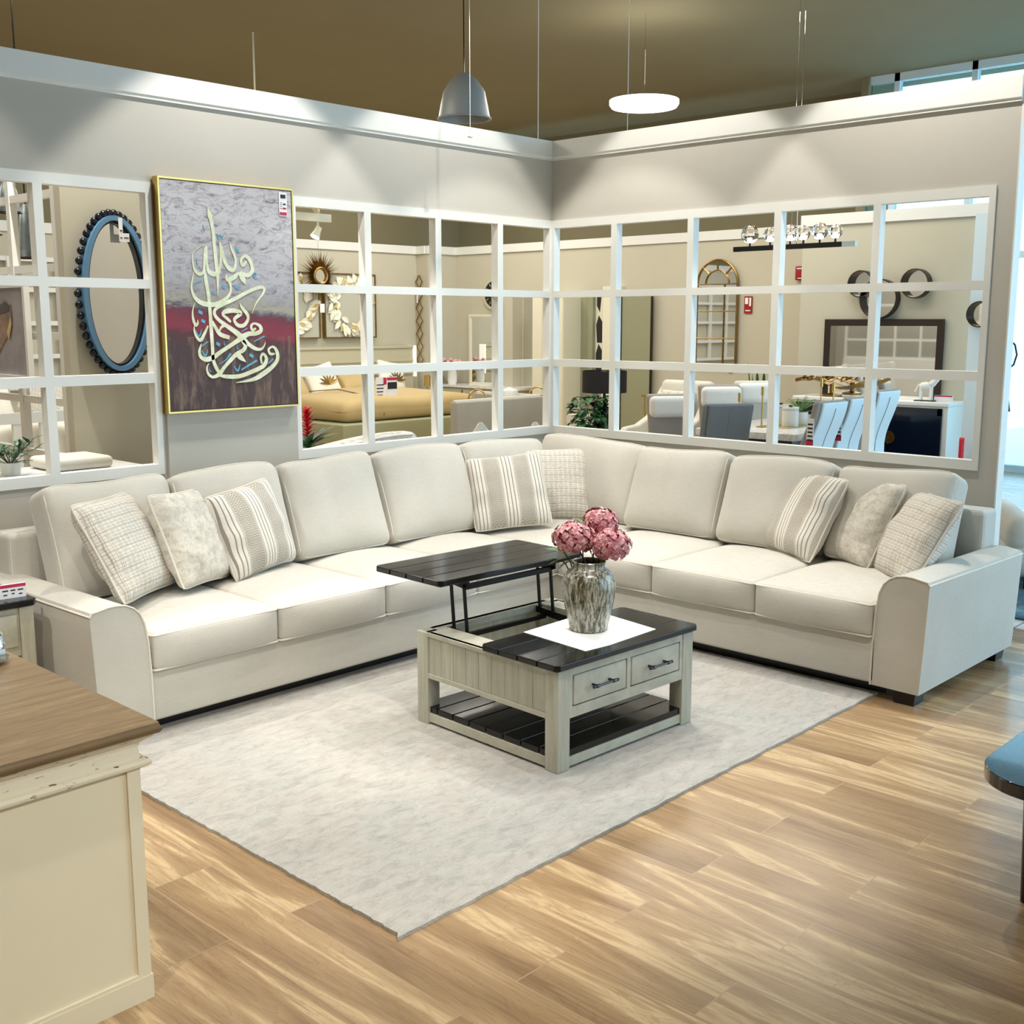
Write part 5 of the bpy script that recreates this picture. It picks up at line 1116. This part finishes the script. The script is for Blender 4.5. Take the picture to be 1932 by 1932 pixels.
for k in range(24):
    a=k*2.4; e=rnd.uniform(.5,2.2); d=Vector((math.cos(a),math.sin(a),e)).normalized(); L=rnd.uniform(.24,.40); 
    P=[d*L*t+Vector((0,0,.12-.22*L*t*t*2.)) for t in (0,.25,.5,.75,1)]; b.tube([tuple(p) for p in P],.003,5)
    for q in range(1,13):
        t=q/12; p=d*L*t+Vector((0,0,.12-.22*L*t*t*2.)); sd=d.cross(Vector((0,0,1))).normalized()
        for s in (-1,1): b.leaf(tuple(p),tuple(sd*s+d*.5),(0,0,1),.045*(1.15-t),.016,.3,2)
obj('fronds',b,M['fern'],FN)
SP=thing('snake_plant','upright dark snake plant leaves behind the dining chairs','plant',(13.2,7.95,0)); b=MB(); b.lathe([(.12,0),(.15,.4),(.14,.4),(.1,.05)],20); obj('pot',b,M['ceramic'],SP); b=MB()
for k in range(7): a=k*.9; b.leaf((.05*math.cos(a),.07*math.sin(a),.35),(.15*math.cos(a),.18*math.sin(a),1),(math.cos(a),math.sin(a),0),.85+.08*(k%3),.07,.02,6)
obj('leaves',b,M['dkgreen'],SP)
# dining chairs
def dchair(x,y,rz,h,cf,cs,label,roll=False,tags=False,name='dining_chair',w=.50):
    t=thing(name,label,'chair',(x,y,0),rz,'dining chairs around the marble table')
    b=MB(); b.rbox(w,.50,.13,.04,6,c=(0,0,.44)); obj('seat',b,M[cs],t)
    hb=h-.46
    def fn(px,py,pz):
        v=pz/hb+.5; py+=.10*v*v-.03*math.sin(v*5.5)*(1 if tags else .3); return px*(1+.06*v),py,pz
    b=MB(); b.rbox(w*.96,.075,hb,.035,8,fn=fn,c=(0,.22,.46+hb/2)); bk=obj('backrest',b,M[cs],t)
    b=MB(); b.rbox(w*.80,.03,hb*.96,.014,8,fn=lambda a,c,d:fn(a,c+.05,d),c=(0,.22,.46+hb/2)); obj('back_panel',b,M[cf],t)
    b=MB(); b.tube([(0,.285+.10*v*v-.03*math.sin(v*5.5)*(1 if tags else .3)+.003,.46+hb*v) for v in [i/10 for i in range(1,10)]],.003,5); obj('seam',b,M['greychair'],bk)
    if roll: b=MB(); b.rbox(w*.94,.14,.24,.06,6,c=(0,.22,h-.14)); obj('headrest',b,M[cf],t)
    for sx in (-1,1):
        for sy in (-1,1): b=MB(); b.tube([(sx*(w/2-.05),sy*.20,.38),(sx*(w/2-.03),sy*.23,0)],.02,8,rs=[.022,.014]); obj('leg',b,M['black'],t)
    if tags:
        g=MB(); g.box(w/2+.006,w/2+.009,.265,.335,.76,1.0); p=obj('price_tag',g,M['tagwhite'],t,smooth=0); g=MB(); g.box(w/2+.009,w/2+.011,.265,.335,.76,.81); obj('red_print',g,M['tagred'],p,smooth=0)
        g=MB(); 
        for k in range(5): g.box(w/2+.009,w/2+.011,.275,.325,.80+.035*k,.815+.035*k)
        obj('print',g,M['ink'],p,smooth=0)
    return t
dchair(9.35,6.15,R(145),1.09,'slate','slate','slate grey dining chair seen from behind at the near end of the table')
dchair(11.08,7.14,R(-40),1.13,'whitefab','greychair','white cushioned dining chair beside the slate chair, second from left',True)
dchair(11.6,6.98,R(-40),1.16,'whitefab','lightfab','white cushioned dining chair nearest the snake plant',True)
dchair(10.30,7.30,R(-40),1.05,'whitefab','greychair','white cushioned dining chair farthest left beside the armchair',True)
dchair(9.42,5.31,R(178),1.15,'day','greychair','pale blue backed dining chair with price tag, leftmost of three in a row',False,True)
dchair(9.96,5.32,R(178),1.16,'day','greychair','pale blue backed dining chair with price tag, middle of three in a row',False,True)
dchair(10.56,5.34,R(178),1.20,'day','greychair','pale blue backed dining chair with price tag, nearest the sideboard',False,True)
bed_pillow('red_bag',M['redflower'],(12.5,5.0,.3),(.06,.6,.06),(0,0,R(-90)),'red thing standing at the right end of the lattice, beside the sideboard','bag',grp='red bag by the sideboard')
# outside the wall end: pale round chair, blue rug, hanging frame
RC=thing('pale_lounge_chair','pale lounge chair seen past the right sofa arm','armchair',(8.5,2.62,.018),R(30)); b=MB(); b.rbox(1.0,.95,.30,.12,8,c=(0,0,.24)); obj('seat',b,M['lightfab'],RC)
b=MB(); b.rbox(1.0,.22,.26,.10,8,c=(0,.36,.38)); obj('backrest',b,M['lightfab'],RC)
for sx in (-1,1):
    for sy in (-1,1): b=MB(); b.cyl((sx*.35,sy*.3,0),.02,.2); obj('leg',b,M['black'],RC)
b=MB(); b.prism(rrect(7.2,10.4,.6,3.3,.02,2),.0065,.018,'z'); tag(obj('blue_rug',b,M['bluerug'],smooth=0),'blue rug on the pale tiles beyond the right sofa arm','rug')
b=MB(); b.tube([(14.44,5.22,.75),(14.44,5.29,1.15)],.022,8); b.tube([(14.44,5.29,1.25),(14.44,5.20,1.33),(14.44,5.17,1.45),(14.44,5.20,1.57),(14.44,5.29,1.65)],.012,8); obj('handle',b,M['gunmetal'],fr)
RT=thing('round_glass_table','round glass table edge behind the right end of the wall','table',(8.9,3.9,0)); b=MB(); b.lathe([(.42,.70),(.42,.712),(.001,.712)],40); obj('top',b,M['glass'],RT); b=MB(); b.lathe([(.2,0),(.2,.02),(.03,.05),(.03,.699)],16); obj('pedestal',b,M['chrome'],RT)
# pendant and disc lights above the wall
pendant('warehouse_pendant',8.05,8.28,3.80,.26,.42,'grey enamel dome pendant above the corner of the walls',mat='steelgrey',grp='grey warehouse pendants')
DS=thing('disc_ceiling_light','large glowing white disc light hanging at the top centre right','ceiling light',(9.9,7.5,4.05)); b=MB(); b.lathe([(0,0),(.34,0),(.36,.03),(.36,.07),(0,.07)],48); obj('diffuser',b,emit('disc_glow',(1,.98,.94),6.),DS); b=MB(); b.tube([(0,0,.07),(0,0,.93)],.004); obj('wire',b,M['chrome'],DS)
SMK=thing('hanging_wires','thin white hanging wires above the wall corner','wire',(7.6,6.9,3.2)); b=MB(); b.tube([(0,0,0),(0,0,1.78)],.003); b.tube([(.55,-.55,0.1),(.55,-.55,1.78)],.003); obj('wire',b,M['tagwhite'],SMK)
WR=thing('hanging_sensor','tiny white sensor hanging on a wire against the left cornice','sensor',(5.35,5.45,3.03)); b=MB(); b.tube([(0,0,0),(0,0,1.95)],.0025); obj('wire',b,M['tagwhite'],WR); b=MB(); b.ball((0,0,0),.014,10,6,(1.6,1,.7)); obj('body',b,M['tagwhite'],WR)

# ------------------------------------------------------------------ light
def spot(x,y,z,tx,ty,tz,e,size=70,blend=.5,col=(1,.96,.90),r=.03,fix=True):
    l=bpy.data.lights.new('spot_lamp','SPOT'); l.energy=e; l.spot_size=R(size); l.spot_blend=blend; l.color=col; l.shadow_soft_size=r
    d=Vector((tx-x,ty-y,tz-z)); q=d.to_track_quat('-Z','Y')
    if fix:
        h=thing('spotlight','white unseen ceiling spotlight head on a stem, some added as fill','spotlight',(x,y,z),0,'ceiling spotlights over the sofa area')
        b=MB(); b.M=q.to_matrix().to_4x4(); b.lathe([(.072,-.02),(.072,.03),(.045,.10),(.001,.12)],20,caps=False); obj('head',b,M['white'],h); b=MB(); b.tube([(0,0,.10),(0,0,4.98-z)],.01); obj('stem',b,M['white'],h)
    o=bpy.data.objects.new('spot_lamp',l); C.objects.link(o); o.location=(x,y,z); o.rotation_euler=q.to_euler(); return o
def area(x,y,z,sx,sy,e,rot=(0,0,0),col=(1,.96,.9)):  # added overhead fill without fixtures, only brightens the rooms
    l=bpy.data.lights.new('added_fill_lamp','AREA'); l.shape='RECTANGLE'; l.size=sx; l.size_y=sy; l.energy=e; l.color=col
    o=bpy.data.objects.new('added_fill_lamp',l); C.objects.link(o); o.location=(x,y,z); o.rotation_euler=rot; return o
w=bpy.data.worlds.new('daylight'); sc.world=w; w.use_nodes=True; bg=w.node_tree.nodes['Background']; bg.inputs[0].default_value=(.56,.80,1,1); bg.inputs[1].default_value=3.4
spot(3.75,4.85,4.35,3.75,5.0,0,190,80,.18)
spot(5.35,4.95,4.35,5.35,5.05,0,150,80,.18)
spot(5.70,4.55,4.35,5.80,4.55,0,150,80,.18)
spot(5.75,2.95,4.35,5.85,2.95,0,200,80,.18)
spot(1.6,4.85,4.35,1.6,5.0,0,80,80,.18)
spot(2.6,1.6,4.6,3.8,3.3,0,260,52,.4)
spot(4.9,3.6,4.6,3.9,3.3,0,150,60,.4)
spot(2.6,3.5,4.6,3.0,4.5,0,100,70,.4)
spot(.2,2.0,4.6,1.4,3.3,.3,230,60,.5,(1,.93,.84))  # unseen spot added to warm and brighten the cabinet
spot(.3,4.3,3.7,2.2,4.9,.3,190,50,.4)  # unseen spot added to lighten the left arm's outer side
spot(3.4,.3,4.6,3.6,1.6,0,80,64,.6)
spot(3.0,6.2,4.3,3.4,6.6,1.2,320,95,.5)  # unseen spot added to lift the dim alcove wall
spot(1.2,-.9,3.4,1.25,2.7,.4,330,46,.6,(1,.93,.82))  # added low-angle fill for the cabinet front, behind the camera
area(1.5,.5,4.9,3,3,20)
for x,y,e in ((9.,12.5,145),(12.4,13.0,115),(11.5,9.0,120),(5.,9.5,120),(11.3,6.2,80),(2.,8.5,70),(.5,12.5,120)): area(x,y,4.85,2.2,2.2,e,col=(1,.95,.85))
